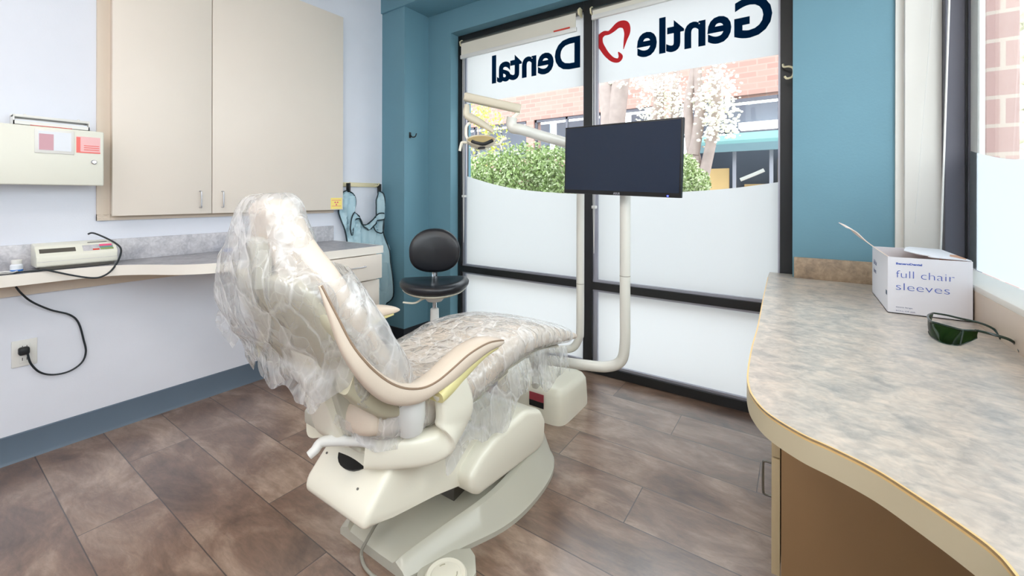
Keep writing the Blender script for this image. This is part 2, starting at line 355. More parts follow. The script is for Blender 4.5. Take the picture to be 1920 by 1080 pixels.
def rings(bm, R, cap=True, closed=False, mi=0):
    V = [[bm.verts.new(p) for p in r] for r in R]; n = len(V[0]); k = len(V)
    for i in range(k if closed else k-1):
        a, b = V[i], V[(i+1) % k]
        for j in range(n):
            f = bm.faces.new([a[j], a[(j+1) % n], b[(j+1) % n], b[j]]); f.material_index = mi
    if cap and not closed:
        for r, rev in ((V[0], True), (V[-1], False)):
            try: f = bm.faces.new(list(reversed(r)) if rev else r); f.material_index = mi
            except ValueError: pass
    return V
def btube(bm, pts, r, seg=12, n=6, smooth=True, closed=False, cap=True, mi=0, flat=1.0):
    P = [Vector(p) for p in (cr(pts, n, closed) if smooth else pts)]
    Rr = r if callable(r) else (lambda t: r)
    k = len(P); R = []; prev = None
    for i, p in enumerate(P):
        if closed: d = P[(i+1) % k]-P[(i-1) % k]
        else: d = P[min(i+1, k-1)]-P[max(i-1, 0)]
        d.normalize()
        if prev is None:
            a = Vector((0, 0, 1)) if abs(d.z) < 0.9 else Vector((1, 0, 0))
            u = d.cross(a).normalized()
        else: u = (prev - d*prev.dot(d)).normalized()
        prev = u; v = d.cross(u); rr = Rr(i/max(1, k-1))
        R.append([p + u*rr*math.cos(2*PI*j/seg) + v*rr*flat*math.sin(2*PI*j/seg) for j in range(seg)])
    rings(bm, R, cap, closed, mi)
def tube(name, pts, r, m, parent=None, seg=12, n=6, smooth=True, closed=False, flat=1.0):
    bm = bmesh.new(); btube(bm, pts, r, seg, n, smooth, closed, flat=flat); return link(name, bm, m, parent, 50)
def blathe(bm, prof, c, axis=Vector((0, 0, 1)), seg=24, mi=0):
    """prof: (radius, height) along axis from c"""
    axis = Vector(axis).normalized(); a = Vector((1, 0, 0)) if abs(axis.x) < 0.9 else Vector((0, 1, 0))
    u = axis.cross(a).normalized(); v = axis.cross(u)
    R = [[Vector(c)+axis*h+(u*math.cos(2*PI*j/seg)+v*math.sin(2*PI*j/seg))*max(r, 1e-4) for j in range(seg)] for r, h in prof]
    rings(bm, R, True, mi=mi)
def lathe(name, prof, c, m, parent=None, axis=(0, 0, 1), seg=24, smooth=35):
    bm = bmesh.new(); blathe(bm, prof, c, axis, seg); return link(name, bm, m, parent, smooth)
def superring(c, ux, uy, a, b, e=2.6, n=32):
    out = []
    for j in range(n):
        t = 2*PI*j/n; cs, sn = math.cos(t), math.sin(t)
        out.append(Vector(c)+Vector(ux)*a*math.copysign(abs(cs)**(2/e), cs)+Vector(uy)*b*math.copysign(abs(sn)**(2/e), sn))
    return out
def sweep_yz(bm, secs, n=32, nn=6, e=2.6, X=0, round_ends=True):
    """sections (y, z, normal angle, half width, half thickness, x centre); width runs along X"""
    S = cr(secs, nn) if nn > 1 else secs
    R = []
    def ring(s, k=1.0, push=0.0):
        y, z, ang, w, t, x = s; nrm = Vector((0, math.cos(ang), math.sin(ang))); tan = Vector((0, -math.sin(ang), math.cos(ang)))
        return superring(Vector((x, y, z))+tan*push, (1, 0, 0), nrm, w*k, t*k, e, n)
    if round_ends:
        s = S[0]; sg = math.copysign(1, (Vector((0, S[1][0]-s[0], S[1][1]-s[1])).dot(Vector((0, -math.sin(s[2]), math.cos(s[2]))))))
        for k, q in ((0.25, 1.0), (0.7, 0.8), (0.92, 0.4)): R.append(ring(s, k, -sg*s[4]*q*0.6))
    for s in S: R.append(ring(s))
    if round_ends:
        s = S[-1]; p = S[-2]; sg = math.copysign(1, (Vector((0, s[0]-p[0], s[1]-p[1])).dot(Vector((0, -math.sin(s[2]), math.cos(s[2]))))))
        for k, q in ((0.92, 0.4), (0.7, 0.8), (0.25, 1.0)): R.append(ring(s, k, sg*s[4]*q*0.6))
    rings(bm, R)
def btext(bm, s, size, origin, ux, uz, depth=0.0006, bold=0.0, spacing=1.0, mi=0, sx=1.0, align='LEFT'):
    cu = bpy.data.curves.new('t', 'FONT'); cu.body = s; cu.size = size; cu.offset = bold; cu.space_character = spacing; cu.align_x = align
    cu.extrude = depth/2; cu.resolution_u = 4
    ob = bpy.data.objects.new('t', cu); COL.objects.link(ob)
    dg = bpy.context.evaluated_depsgraph_get(); me = bpy.data.meshes.new_from_object(ob.evaluated_get(dg))
    ux = Vector(ux).normalized(); uz = Vector(uz).normalized(); un = ux.cross(uz); O = Vector(origin)
    base = len(bm.verts); vs = [bm.verts.new(O+ux*v.co.x*sx+uz*v.co.y+un*v.co.z) for v in me.vertices]
    for p in me.polygons:
        try: f = bm.faces.new([vs[i] for i in p.vertices]); f.material_index = mi
        except ValueError: pass
    bpy.data.objects.remove(ob); bpy.data.curves.remove(cu); bpy.data.meshes.remove(me)
    return base
def quad(bm, a, b, c, d, mi=0):
    f = bm.faces.new([bm.verts.new(p) for p in (a, b, c, d)]); f.material_index = mi; return f
def handle(name, p0, p1, out, m, parent, r=0.004):
    p0, p1, out = Vector(p0), Vector(p1), Vector(out); d = (p1-p0)*0.12
    return tube(name, [p0, p0+out*0.8, p0+out+d, p1+out-d, p1+out*0.8, p1], r, m, parent, 8, 4)

# ------------------------------------------------------------------ the room
LW, WY, TY, RX, CZ = -3.034, 2.775, 2.68, 0.512, 3.1
BACK = -2.2
def wallbox(name, *a): return struct(box(name, *a))
wallbox('floor', LW-0.1, 0.75, BACK-0.1, 2.95, -0.05, 0.0, 'floor').location
bpy.data.objects['floor'].data.transform(Matrix.Translation(WORLD[bpy.data.objects['floor']])); bpy.data.objects['floor'].location = (0, 0, 0)
wallbox('ceiling', LW-0.1, 0.75, BACK-0.1, 2.95, CZ, CZ+0.1, 'ceiling')
wallbox('wall_left', LW-0.1, LW, BACK-0.1, 2.95, 0, CZ, 'wall')
wallbox('wall_back', LW, 0.75, BACK-0.1, BACK, 0, CZ, 'wall')
# window wall: teal, opening X -2.475..-0.028
WL, WR, WT = -2.475, -0.029, 2.652
bm = bmesh.new()
bbox(bm, LW, WL, TY, 2.95, 0, CZ); bbox(bm, WR, 0.40, TY, 2.95, 0, CZ); bbox(bm, WL, WR, TY, 2.95, WT, CZ)
struct(link('wall_front', bm, 'teal'))
struct(box('trim_3', LW, -2.745, 2.405, TY, 0, 2.85, 'teal'))          # teal corner column
struct(box('trim_4', LW, 0.40, 2.39, TY, 2.85, CZ, 'teal'))             # teal soffit over the window
struct(box('wall_front_end', 0.376, 0.404, TY-0.012, 2.95, 0, CZ, 'white_wall'))
struct(box('trim_5', 0.404, 0.5286, 2.64, 2.9, 0, CZ, 'white_wall', None, 0.004))
# right wall: low wall under the side window, solid wall behind the camera
struct(box('wall_right', 0.512, 0.60, BACK, 2.64, 0, 0.93, 'white_wall'))
bm = bmesh.new(); bbox(bm, 0.512, 0.62, BACK, -1.75, 0.93, CZ); bbox(bm, 0.512, 0.62, -1.75, 2.64, 2.66, CZ); struct(link('wall_right_upper', bm, 'white_wall'))
struct(box('trim_6', 0.492, 0.60, -1.75, 2.60, 0.93, 0.951, 'fascia', None, 0.004))       # window ledge
# cove base
bm = bmesh.new()
def cove(bm, axis, a, b, w, s, h=0.13):
    prof = [(w, 0), (w+s*0.016, 0), (w+s*0.007, 0.014), (w+s*0.005, h-0.004), (w, h)]
    if axis == 'y': bprism(bm, prof, 'y', a, b)
    else: bprism(bm, prof, 'x', a, b)
cove(bm, 'y', BACK, 1.518, LW, 1); struct(link('baseboard_left', bm, 'base_rubber'))
bm = bmesh.new(); cove(bm, 'y', 1.95, 2.405, LW, 1); cove(bm, 'x', LW, -2.745, 2.405, -1); cove(bm, 'y', 2.40, TY, -2.745, 1); cove(bm, 'x', -2.745, WL, TY, -1)
struct(link('baseboard_front', bm, 'base_dark'))

# ---- the storefront window
win = sempty('window_1', (-1.25, WY, 0)); G = WY+0.04
bm = bmesh.new()
def fr(x0, x1, z0, z1, y0=WY, y1=WY+0.10): bbox(bm, x0, x1, y0, y1, z0, z1, 0.0015, 1)
fr(WL, -2.437, 0, WT); fr(-0.088, WR, 0, WT); fr(-1.2785, -1.212, 0, WT)
fr(-2.437, -1.2785, 2.585, WT); fr(-1.212, -0.088, 2.585, WT)
fr(-2.437, -1.2785, 0.592, 0.644); fr(-1.212, -0.088, 0.592, 0.644)
fr(-2.437, -1.2785, 0, 0.058); fr(-1.212, -0.088, 0, 0.058)
link('window_frame', bm, 'black_alu', win)
bm = bmesh.new()
for x0, x1 in ((-2.437, -1.2785), (-1.212, -0.088)):
    for z0, z1 in ((0.644, 2.585), (0.058, 0.592)):
        b_ = 0.016; y0, y1 = G-0.022, G+0.004
        bbox(bm, x0, x0+0.034, y0+0.004, y1, z0, z1); bbox(bm, x1-0.010, x1, y0, y1, z0, z1)
        bbox(bm, x0, x1, y0, y1, z0, z0+b_); bbox(bm, x0, x1, y0, y1, z1-b_, z1)
link('glazing_bead', bm, 'silver', win)
for x0, x1 in ((-2.437, -1.2785), (-1.212, -0.088)):
    for z0, z1 in ((0.644, 2.585), (0.058, 0.592)):
        box('glass_pane', x0, x1, G, G+0.006, z0, z1, 'glass', win)
FY = G-0.0015
def film(pts, name='frosted_film'):
    bm = bmesh.new(); A = [bm.verts.new((x, FY, z)) for x, z in pts]; bm.faces.new(A); return link(name, bm, 'frost', win, 0)
def film_strip(top, z0, name='frosted_film', m='frost'):
    bm = bmesh.new(); P = [(bm.verts.new((x, FY, z0)), bm.verts.new((x, FY, z))) for x, z in top]
    for a, b in zip(P, P[1:]): bm.faces.new([a[0], b[0], b[1], a[1]])
    return link(name, bm, m, win, 0)
x0, x1 = -2.403, -1.289
film_strip(cr([(x0, 1.425), (-2.3735, 1.4166), (-2.14, 1.357), (-1.9226, 1.315), (-1.72, 1.292), (-1.458, 1.273), (x1, 1.268)], 6), 0.66)
film_strip([(x0, 0.576), (x1, 0.576)], 0.074, m='frost_low_lit')
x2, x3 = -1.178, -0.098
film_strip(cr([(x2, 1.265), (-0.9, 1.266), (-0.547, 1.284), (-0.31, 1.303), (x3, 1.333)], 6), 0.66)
film_strip([(x2, 0.576), (x3, 0.576)], 0.074, m='frost_low_lit')
def bands(x0, x1, name): return film_strip([(x0, 2.57), (x1, 2.57)], 2.055, name)
bands(x0, x1, 'frosted_band'); bands(x2, x3, 'frosted_band')
# lettering, reads from the street, so mirrored from indoors
LY = FY-0.002
bm = bmesh.new()
def word(bm, s, x_start, x_end, z, size, bold):
    b0 = len(bm.verts); btext(bm, s, size, (0, LY, z), (-1, 0, 0), (0, 0, 1), 0.0006, bold, 1.0)
    bm.verts.ensure_lookup_table(); vs = bm.verts[b0:]; a = max(v.co.x for v in vs); b = min(v.co.x for v in vs)
    k = (x_start-x_end)/(a-b)
    for v in vs: v.co.x = x_start-(a-v.co.x)*k
word(bm, 'Gentle', -0.128, -0.905, 2.192, 0.318, 0.0085)
link_raw('sign_lettering', bm, 'letter', win, 0)
bm = bmesh.new(); word(bm, 'Dental', -1.322, -2.13, 2.202, 0.318, 0.0085); link_raw('sign_lettering', bm, 'letter', win, 0)
# tooth emblem: an open crescent ribbon
bm = bmesh.new()
rib = [(-0.998, 2.262, .002), (-0.985, 2.32, .012), (-0.972, 2.375, .022), (-0.985, 2.425, .026), (-1.03, 2.438, .023), (-1.075, 2.412, .018), (-1.105, 2.398, .014), (-1.14, 2.40, .018), (-1.168, 2.378, .022), (-1.168, 2.335, .022), (-1.145, 2.29, .020), (-1.115, 2.245, .018), (-1.075, 2.205, .016), (-1.035, 2.192, .015), (-1.018, 2.215, .016), (-1.035, 2.25, .003)]
pp = cr(rib, 6); L_, R_ = [], []
for i, (x, z, w) in enumerate(pp):
    a, b = pp[max(i-1, 0)], pp[min(i+1, len(pp)-1)]; d = Vector((b[0]-a[0], b[1]-a[1])).normalized(); n_ = Vector((-d.y, d.x))*max(w, 0.001)
    L_.append(bm.verts.new((x+n_.x, LY, z+n_.y))); R_.append(bm.verts.new((x-n_.x, LY, z-n_.y)))
for i in range(len(pp)-1): bm.faces.new([L_[i], L_[i+1], R_[i+1], R_[i]])
link('tooth_emblem', bm, 'letter_red', win, 0)

# ---- side window (right wall); unseen stretch behind the camera added to let in daylight
w2 = sempty('window_2', (0.56, 1.1, 0.95))
bm = bmesh.new()
bbox(bm, 0.5286, 0.597, 2.60, 2.72, 0.951, 2.66, 0.002, 1); bbox(bm, 0.55, 0.597, -1.75, -1.70, 0.951, 2.66, 0.002, 1)
bbox(bm, 0.55, 0.597, -1.70, 2.60, 2.61, 2.66, 0.002, 1)
bbox(bm, 0.597, 0.62, 2.585, 2.72, 0.951, 2.66, 0.002, 1)
link('window_frame', bm, 'grey_alu', w2)
box('frame_edge', 0.590, 0.604, 2.592, 2.601, 0.951, 2.62, 'black_alu', w2)
box('glazing_bead', 0.604, 0.625, 2.50, 2.60, 0.951, 2.66, 'offwhite', w2)
box('glass_pane', 0.604, 0.609, -1.70, 2.50, 0.951, 2.61, 'glass', w2)
bm = bmesh.new(); top = cr([(2.60, 1.452), (2.50, 1.432), (2.35, 1.406), (2.2, 1.385), (2.05, 1.374), (1.6, 1.36), (1.0, 1.37), (-0.3, 1.42), (-1.7, 1.42)], 6)
P = [(bm.verts.new((0.602, y, 0.951)), bm.verts.new((0.602, y, z))) for y, z in top]
for a, b in zip(P, P[1:]): bm.faces.new([a[0], b[0], b[1], a[1]])
link('frosted_film', bm, 'frost_side_dim', w2, 0)

# ------------------------------------------------------------------ roller blinds and hooks
def blind(x0, x1, z0, zt, label, red):
    t = thing('roller_blind', label, 'window blind', (x0, 2.755, zt), 'roller blinds on the storefront window')
    bm = bmesh.new(); blathe(bm, [(0.022, 0), (0.022, x1-x0)], (x0, 2.735, zt), (1, 0, 0), 20); link('roller_tube', bm, 'darksteel', t)
    bm = bmesh.new(); bbox(bm, x0+0.018, x1-0.018, 2.709, 2.713, z0, zt-0.01); link('blind_fabric', bm, 'blind', t)
    box('hem_bar', x0+0.012, x1-0.012, 2.702, 2.722, z0-0.026, z0+0.006, 'offwhite', t, 0.004)
    for x, s in ((x0, 1), (x1, -1)):
        prism('bracket', [(2.772, zt+0.03), (2.772, zt-0.03), (2.715, zt-0.022), (2.708, zt+0.012), (2.735, zt+0.034)], 'x', x-0.004, x+0.006, 'blind_cream', t, 0.002, 2)
    bm = bmesh.new(); xx = x0+0.005
    for x_ in (xx, xx+0.016): btube(bm, [(x_, 2.745, zt), (x_, 2.75, 1.5), (x_+(0.008 if x_ == xx else -0.008), 2.752, 0.85)], 0.0022, 6, 4)
    link('pull_cord', bm, 'offwhite', t)
    box('cord_clip', xx-0.006, xx+0.024, 2.74, 2.775, 1.165 if not red else 1.24, 1.185 if not red else 1.26, 'offwhite', t, 0.003)
    if red: box('red_tab', x1-0.19, x1-0.06, 2.699, 2.703, z0+0.0035, z0+0.014, 'red', t)
    return t
blind(-2.400, -1.292, 2.445, 2.560, 'cream roller blind rolled partly down over the left pane, with a small red tab', True)
blind(-1.200, -0.096, 2.497, 2.545, 'cream roller blind rolled almost fully up over the right pane', False)
t = tube('tieback_hook', [(-0.075, 2.772, 1.985), (-0.070, 2.74, 1.962), (-0.045, 2.72, 1.955), (-0.026, 2.705, 1.935), (-0.030, 2.70, 1.895), (-0.055, 2.705, 1.888), (-0.066, 2.71, 1.902)], 0.0055, 'blind_cream', None, 10)
tag(t, 'cream S-shaped plastic hook on the right black window jamb', 'hook')
# small black coat hook on the teal column return
hk = thing('coat_hook', 'small black double coat hook on the teal column', 'hook', (-2.741, 2.47, 1.76))
box('hook_plate', -2.7445, -2.739, 2.455, 2.475, 1.745, 1.795, 'black', hk, 0.002)
tube('hook_arm', [(-2.740, 2.465, 1.775), (-2.715, 2.465, 1.752), (-2.69, 2.475, 1.755), (-2.68, 2.48, 1.782)], 0.005, 'black', hk, 8)
# bead chain of the side window's blind
bm = bmesh.new()
c0, c1 = at(1781, -40, 'x', 0.505), at(1764, 470, 'x', 0.505)
for i in range(240):
    p = c0.lerp(c1, i/239); bmesh.ops.create_icosphere(bm, subdivisions=1, radius=0.0042, matrix=Matrix.Translation(p))
btube(bm, [c0, c1], 0.0016, 6, 1)
tag(link('bead_chain', bm, 'offwhite'), 'white plastic bead chain hanging in front of the side window frame', 'blind chain')
d0, d1 = at(1752, -40, 'y', 2.60), at(1716, 420, 'y', 2.60)
tag(tube('blind_cord', [d0, d0.lerp(d1, 0.5), d1], 0.0013, 'offwhite', None, 6), 'thin white blind cord against the white wall strip', 'blind cord')

# ------------------------------------------------------------------ wall cabinet
A0, A1, B0, B1 = 0.583, 2.0, 1.118, 2.66
wc = thing('wall_cabinet', 'large cream two-door wall cabinet above the left worktop', 'cabinet', (LW, 1.3, B0))
bm = bmesh.new()
prof = [(0, 0), (0.016, 0), (0.019, 0.02), (0.014, 0.034), (0.019, 0.05), (0, 0.05)]
# side and bottom moulding
bprism(bm, [(LW+p[0], A0+p[1]) for p in prof], 'z', B0, 2.72)
bprism(bm, [(LW+p[0], B0+p[1]*0.66) for p in prof], 'y', A0, 1.93)
link('cabinet_frame', bm, 'laminate_side', wc)
DX = LW+0.072
box('cabinet_body', LW, DX-0.02, A0+0.05, 1.925, B0+0.033, 2.66, 'laminate_side', wc, 0.002)
def wdoor(y0, y1, hy):
    d = box('door', DX-0.019, DX, y0, y1, 1.142, 2.655, 'laminate', wc, 0.002)
    WORLD[d] = WORLD[d]
    handle('handle', (DX, hy, 1.18), (DX, hy, 1.276), (0.026, 0, 0), 'steel', d, 0.0038)
    return d
dy = at(398, 200, 'x', DX).y; y_l = at(211, 200, 'x', DX).y; y_r = at(643.6, 200, 'x', DX).y
zr = at(643.6, 31.7, 'x', DX).z
wdoor(y_l, dy-0.002, at(378, 366, 'x', DX+0.026).y); dr = wdoor(dy+0.002, y_r, at(419.5, 366, 'x', DX+0.026).y)
s0, s1 = at(620, 392, 'x', DX), at(641, 371, 'x', DX)
st = box('warning_sticker', DX, DX+0.0008, s0.y, s1.y, s0.z, s1.z, 'yellow', dr)
bm = bmesh.new(); cy, cz = (s0.y+s1.y)/2, (s0.z+s1.z)/2+0.002
for k in range(3):
    a = PI/2+k*2*PI/3+PI; R = 0.017
    vs = [bm.verts.new((DX+0.0012, cy+math.cos(a+q)*rr, cz+math.sin(a+q)*rr)) for rr, q in ((0.005, -0.4), (R, -0.4), (R*1.06, 0), (R, 0.4), (0.005, 0.4))]
    bm.faces.new(vs)
for zz in (0.021, -0.024): quad(bm, (DX+0.0012, s0.y+0.008, cz+zz), (DX+0.0012, s1.y-0.008, cz+zz), (DX+0.0012, s1.y-0.008, cz+zz+0.003), (DX+0.0012, s0.y+0.008, cz+zz+0.003))
link('radiation_symbol', bm, 'magenta', st, 0)

# ------------------------------------------------------------------ left worktop
CT = 0.90
wt = thing('worktop', 'long grey laminate worktop with a curved cream front edge along the left wall', 'worktop', (LW, 0.8, CT-0.05))
edge = [(-2.858, -1.2), (-2.858, -0.4), (-2.858, 0.2488), (-2.860, 0.3522), (-2.862, 0.4603), (-2.834, 0.599), (-2.7795, 0.6713), (-2.7136, 0.7236), (-2.6111, 0.7895), (-2.5269, 0.8752), (-2.4843, 0.995), (-2.455, 1.2), (-2.447, 1.5174), (-2.437, 1.75)]
ed = cr(edge, 6)+[(-2.436, 1.9304)]
def slab(name, ed, close, z0, z1, m, parent):
    bm = bmesh.new(); bprism(bm, ed+close, 'z', z0, z1); return link(name, bm, m, parent, 30)
slab('laminate_top', [(x-0.004, y) for x, y in ed], [(LW, 1.9304), (LW, -1.2)], CT-0.003, CT, 'stone_left_top_dim', wt)
def band(name, ed, z0, z1, th, m, parent, end=None):
    bm = bmesh.new(); prev = None
    for i, (x, y) in enumerate(ed):
        a, b = ed[max(0, i-1)], ed[min(len(ed)-1, i+1)]; d = Vector((b[0]-a[0], b[1]-a[1])).normalized(); n_ = Vector((-d.y, d.x))*th
        q = [bm.verts.new((x, y, z0)), bm.verts.new((x, y, z1)), bm.verts.new((x+n_.x, y+n_.y, z1)), bm.verts.new((x+n_.x, y+n_.y, z0))]
        if prev:
            for k in range(4): bm.faces.new([prev[k], prev[(k+1) % 4], q[(k+1) % 4], q[k]])
        else: bm.faces.new(q)
        prev = q
    bm.faces.new(prev[::-1]); return link(name, bm, m, parent, 30)
band('edge_band', ed, CT-0.052, CT-0.0005, 0.02, 'fascia', wt)
box('edge_band', LW, -2.4365, 1.9304, 1.945, CT-0.052, CT-0.0005, 'fascia', wt, 0.002)
slab('core_board', [(x-0.02, y) for x, y in ed], [(LW, 1.93), (LW, -1.2)], CT-0.05, CT-0.004, 'laminate_side', wt)
box('backsplash', LW, LW+0.02, -1.2, 1.93, CT, 1.017, 'stone_left', wt, 0.002)
box('support_rail', LW, LW+0.02, -1.2, 1.518, 0.779, CT-0.052, 'laminate_side', wt, 0.002)

# ------------------------------------------------------------------ drawer cabinet
dc = thing('drawer_cabinet', 'cream drawer cabinet at the end of the left worktop, top drawer slightly open', 'cabinet', (-2.75, 1.72, 0))
FX = LW+0.56
box('cabinet_body', LW+0.02, FX, 1.52, 1.915, 0.10, CT-0.053, 'laminate', dc, 0.002)
box('toe_kick', LW+0.02, FX-0.06, 1.535, 1.90, 0.0, 0.10, 'base_dark', dc)
def drawer(z0, z1, out):
    d = box('drawer', FX+0.001+out, FX+0.020+out, 1.535, 1.925, z0, z1, 'laminate', dc, 0.002)
    zc = (z0+z1)/2+0.015
    handle('handle', (FX+0.02+out, 1.67, zc), (FX+0.02+out, 1.78, zc), (0.024, 0, 0), 'steel', d, 0.0036)
    return d
drawer(0.675, 0.842, 0.028)
bm = bmesh.new()
drawer(0.478, 0.662, 0.0); drawer(0.285, 0.472, 0.0); drawer(0.105, 0.279, 0.0)

# ------------------------------------------------------------------ X-ray apron on its rail
rail = thing('hook_rail', 'cream wall rail with pegs holding the lead apron', 'hook rail', (LW, 2.2, 1.34))
box('rail_board', LW, LW+0.018, 1.93, 2.375, 1.325, 1.36, 'blind_cream', rail, 0.003)
for yy in (2.045, 2.325): tube('peg', [(LW+0.018, yy, 1.335), (LW+0.05, yy, 1.34), (LW+0.062, yy, 1.36)], 0.006, 'blind_cream', rail, 8)
ap = thing('lead_apron', 'pale blue X-ray apron with dark piping hanging on the wall rail', 'apron', (LW+0.04, 2.2, 0.30))
# the right-hand side swings out from the wall, in front of the teal column
def apron3(px, py, off=0.034):
    o_ = off+max(0.0, (px-688)/47)**1.3*0.165
    p = at(px, py, 'x', LW+o_); k = px*0.45+py*0.03
    p.x += 0.010*math.sin(k)+0.007*math.sin(px*0.8-py*0.05); return p
outl = [(650, 357), (640, 365), (636, 385), (636, 400), (644, 425), (651, 452), (653, 500), (657, 560), (700, 573), (724, 570), (735, 555), (735, 515), (730, 470), (720, 440), (718, 420), (722, 400), (722, 375), (717, 362), (710, 359), (705, 375), (706, 396), (702, 408), (692, 419), (680, 421), (672, 408), (666, 398), (668, 385), (667, 372), (660, 362)]
def cloth_piece(name, L, off, m='apron'):
    o2 = cr(L, 4, True); bm = bmesh.new(); f = bm.faces.new([bm.verts.new((u, v, 0)) for u, v in o2]); bmesh.ops.triangulate(bm, faces=[f])
    for _ in range(4): bmesh.ops.subdivide_edges(bm, edges=[e for e in bm.edges if e.calc_length() > 7], cuts=1, use_grid_fill=False); bmesh.ops.triangulate(bm, faces=bm.faces)
    for v in bm.verts: v.co = apron3(v.co.x, v.co.y, off)
    g = bmesh.ops.extrude_face_region(bm, geom=bm.faces[:])
    for v in g['geom']:
        if isinstance(v, bmesh.types.BMVert): v.co.x += 0.007
    link(name, bm, m, ap, 60)
    tube('piping', [apron3(u, v, off+0.005) for u, v in o2[::2]], 0.0052, 'apron_trim', ap, 6, 2, closed=True)
cloth_piece('apron_body', outl, 0.034)
fl = [(659, 441), (667, 413), (676, 411), (682, 424), (692, 431), (700, 424), (708, 414), (720, 411), (722, 402), (712, 400), (700, 411), (690, 420), (680, 421), (672, 405), (664, 398), (658, 412), (656, 430)]
cloth_piece('neck_flap', fl, 0.056)
tube('piping', [apron3(*p, 0.07) for p in [(700, 425), (706, 434), (714, 437), (719, 428), (722, 412)]], 0.005, 'apron_trim', ap, 6)
for (a, b) in (((653, 345), (653, 358)), ((711, 347), (712, 360))):
    pa, pb = at(*a, 'x', LW+.05), at(*b, 'x', LW+.05)
    box('hanging_loop', LW+0.03, LW+0.070, pa.y-0.006, pa.y+0.008, pb.z-0.010, pa.z+0.008, 'black', ap, 0.002)

# ------------------------------------------------------------------ wall things on the left
sb = thing('sharps_cabinet', 'cream metal wall box with small window and red printed label', 'wall box', (LW, 0.35, 1.30))
SX = LW+0.15
sy1 = at(195, 300, 'x', SX).y
box('box_body', LW, SX-0.012, 0.02, sy1-0.004, 1.302, 1.565, 'beige_device', sb, 0.004)
dd = box('box_door', SX-0.012, SX, 0.018, sy1, 1.298, 1.568, 'beige_device', sb, 0.006, 3)
def onx(px, py, v=SX): p = at(px, py, 'x', v); return p.y, p.z
def rect(x0, y0, x1, y1, v=SX):
    a, b = onx(x0, y1, v); c, d = onx(x1, y0, v); return a, c, b, d
a, c, b, d = rect(64, 247, 139, 286)
wf = box('window_rim', SX, SX+0.004, a, c, b, d, 'offwhite', dd, 0.002)
box('viewing_window', SX+0.004, SX+0.005, a+0.012, c-0.010, b+0.014, d-0.010, 'cap_white', wf)
box('red_contents', SX+0.005, SX+0.0056, a+0.014, a+0.06, b+0.015, d-0.022, 'pinkish', wf)
a, c, b, d = rect(143, 259, 188, 286)
lb = box('label_sticker', SX, SX+0.0008, a, c, b, d, 'pink', dd)
bm = bmesh.new()
quad(bm, (SX+0.0014, a, b), (SX+0.0014, c, b), (SX+0.0014, c, b+0.006), (SX+0.0014, a, b+0.006))
quad(bm, (SX+0.0014, a, b+0.006), (SX+0.0014, a+0.014, b+0.006), (SX+0.0014, a+0.014, d-0.004), (SX+0.0014, a, d-0.004))
for i in range(3): quad(bm, (SX+0.0014, a+0.026, b+0.014+i*0.010), (SX+0.0014, c-0.004, b+0.014+i*0.010), (SX+0.0014, c-0.004, b+0.018+i*0.010), (SX+0.0014, a+0.026, b+0.018+i*0.010))
link('label_print', bm, 'pinkred', lb, 0)
p = at(176, 304, 'x', SX); lathe('lock', [(0.011, 0), (0.011, 0.006), (0.007, 0.010)], p, 'chrome', dd, (1, 0, 0), 16)
# glove tray on top
gt = thing('glove_tray', 'white plastic glove-box holder on top of the cream wall box', 'tray', (LW+0.07, 0.4, 1.568))
z0 = 1.568; ga = at(24, 225, 'x', LW+0.12).y; gb = at(167, 235, 'x', LW+0.12).y
bm = bmesh.new()
bbox(bm, LW+0.03, LW+0.13, ga, gb, z0, z0+0.004); bbox(bm, LW+0.03, LW+0.034, ga, gb, z0, z0+0.055)
bbox(bm, LW+0.03, LW+0.13, ga, ga+0.004, z0, z0+0.048); bbox(bm, LW+0.03, LW+0.13, gb-0.004, gb, z0, z0+0.048)
bbox(bm, LW+0.126, LW+0.13, ga, gb, z0, z0+0.020); bbox(bm, LW+0.06, LW+0.13, ga, gb, z0+0.036, z0+0.048, 0.003)
link('tray_body', bm, 'offwhite', gt)
box('carton', LW+0.036, LW+0.122, ga+0.006, gb-0.006, z0+0.004, z0+0.026, 'cap_white', gt)
box('red_strip', LW+0.130, LW+0.1306, ga+0.05, gb-0.06, z0+0.002, z0+0.005, 'red', gt)
for yy in (ga+0.04, gb-0.03): lathe('suction_cup', [(0.010, 0), (0.006, 0.006), (0.003, 0.010)], (LW+0.08, yy, z0+0.048), 'offwhite', gt)

# outlet
ol = thing('wall_outlet', 'white double electrical outlet plate low on the left wall', 'outlet', (LW, 0.34, 0.44))
oy0, oy1, oz0, oz1 = 0.2975, 0.379, 0.441, 0.566
box('cover_plate', LW, LW+0.006, oy0, oy1, oz0, oz1, 'offwhite', ol, 0.003)
for zz in (0.532, 0.476): 
    s_ = box('socket', LW+0.006, LW+0.0085, 0.322, 0.355, zz-0.018, zz+0.018, 'offwhite', ol, 0.002)
    box('slot', LW+0.0085, LW+0.0090, 0.330, 0.3325, zz-0.007, zz+0.007, 'device_dark', s_); box('slot', LW+0.0085, LW+0.0090, 0.344, 0.3465, zz-0.007, zz+0.007, 'device_dark', s_)
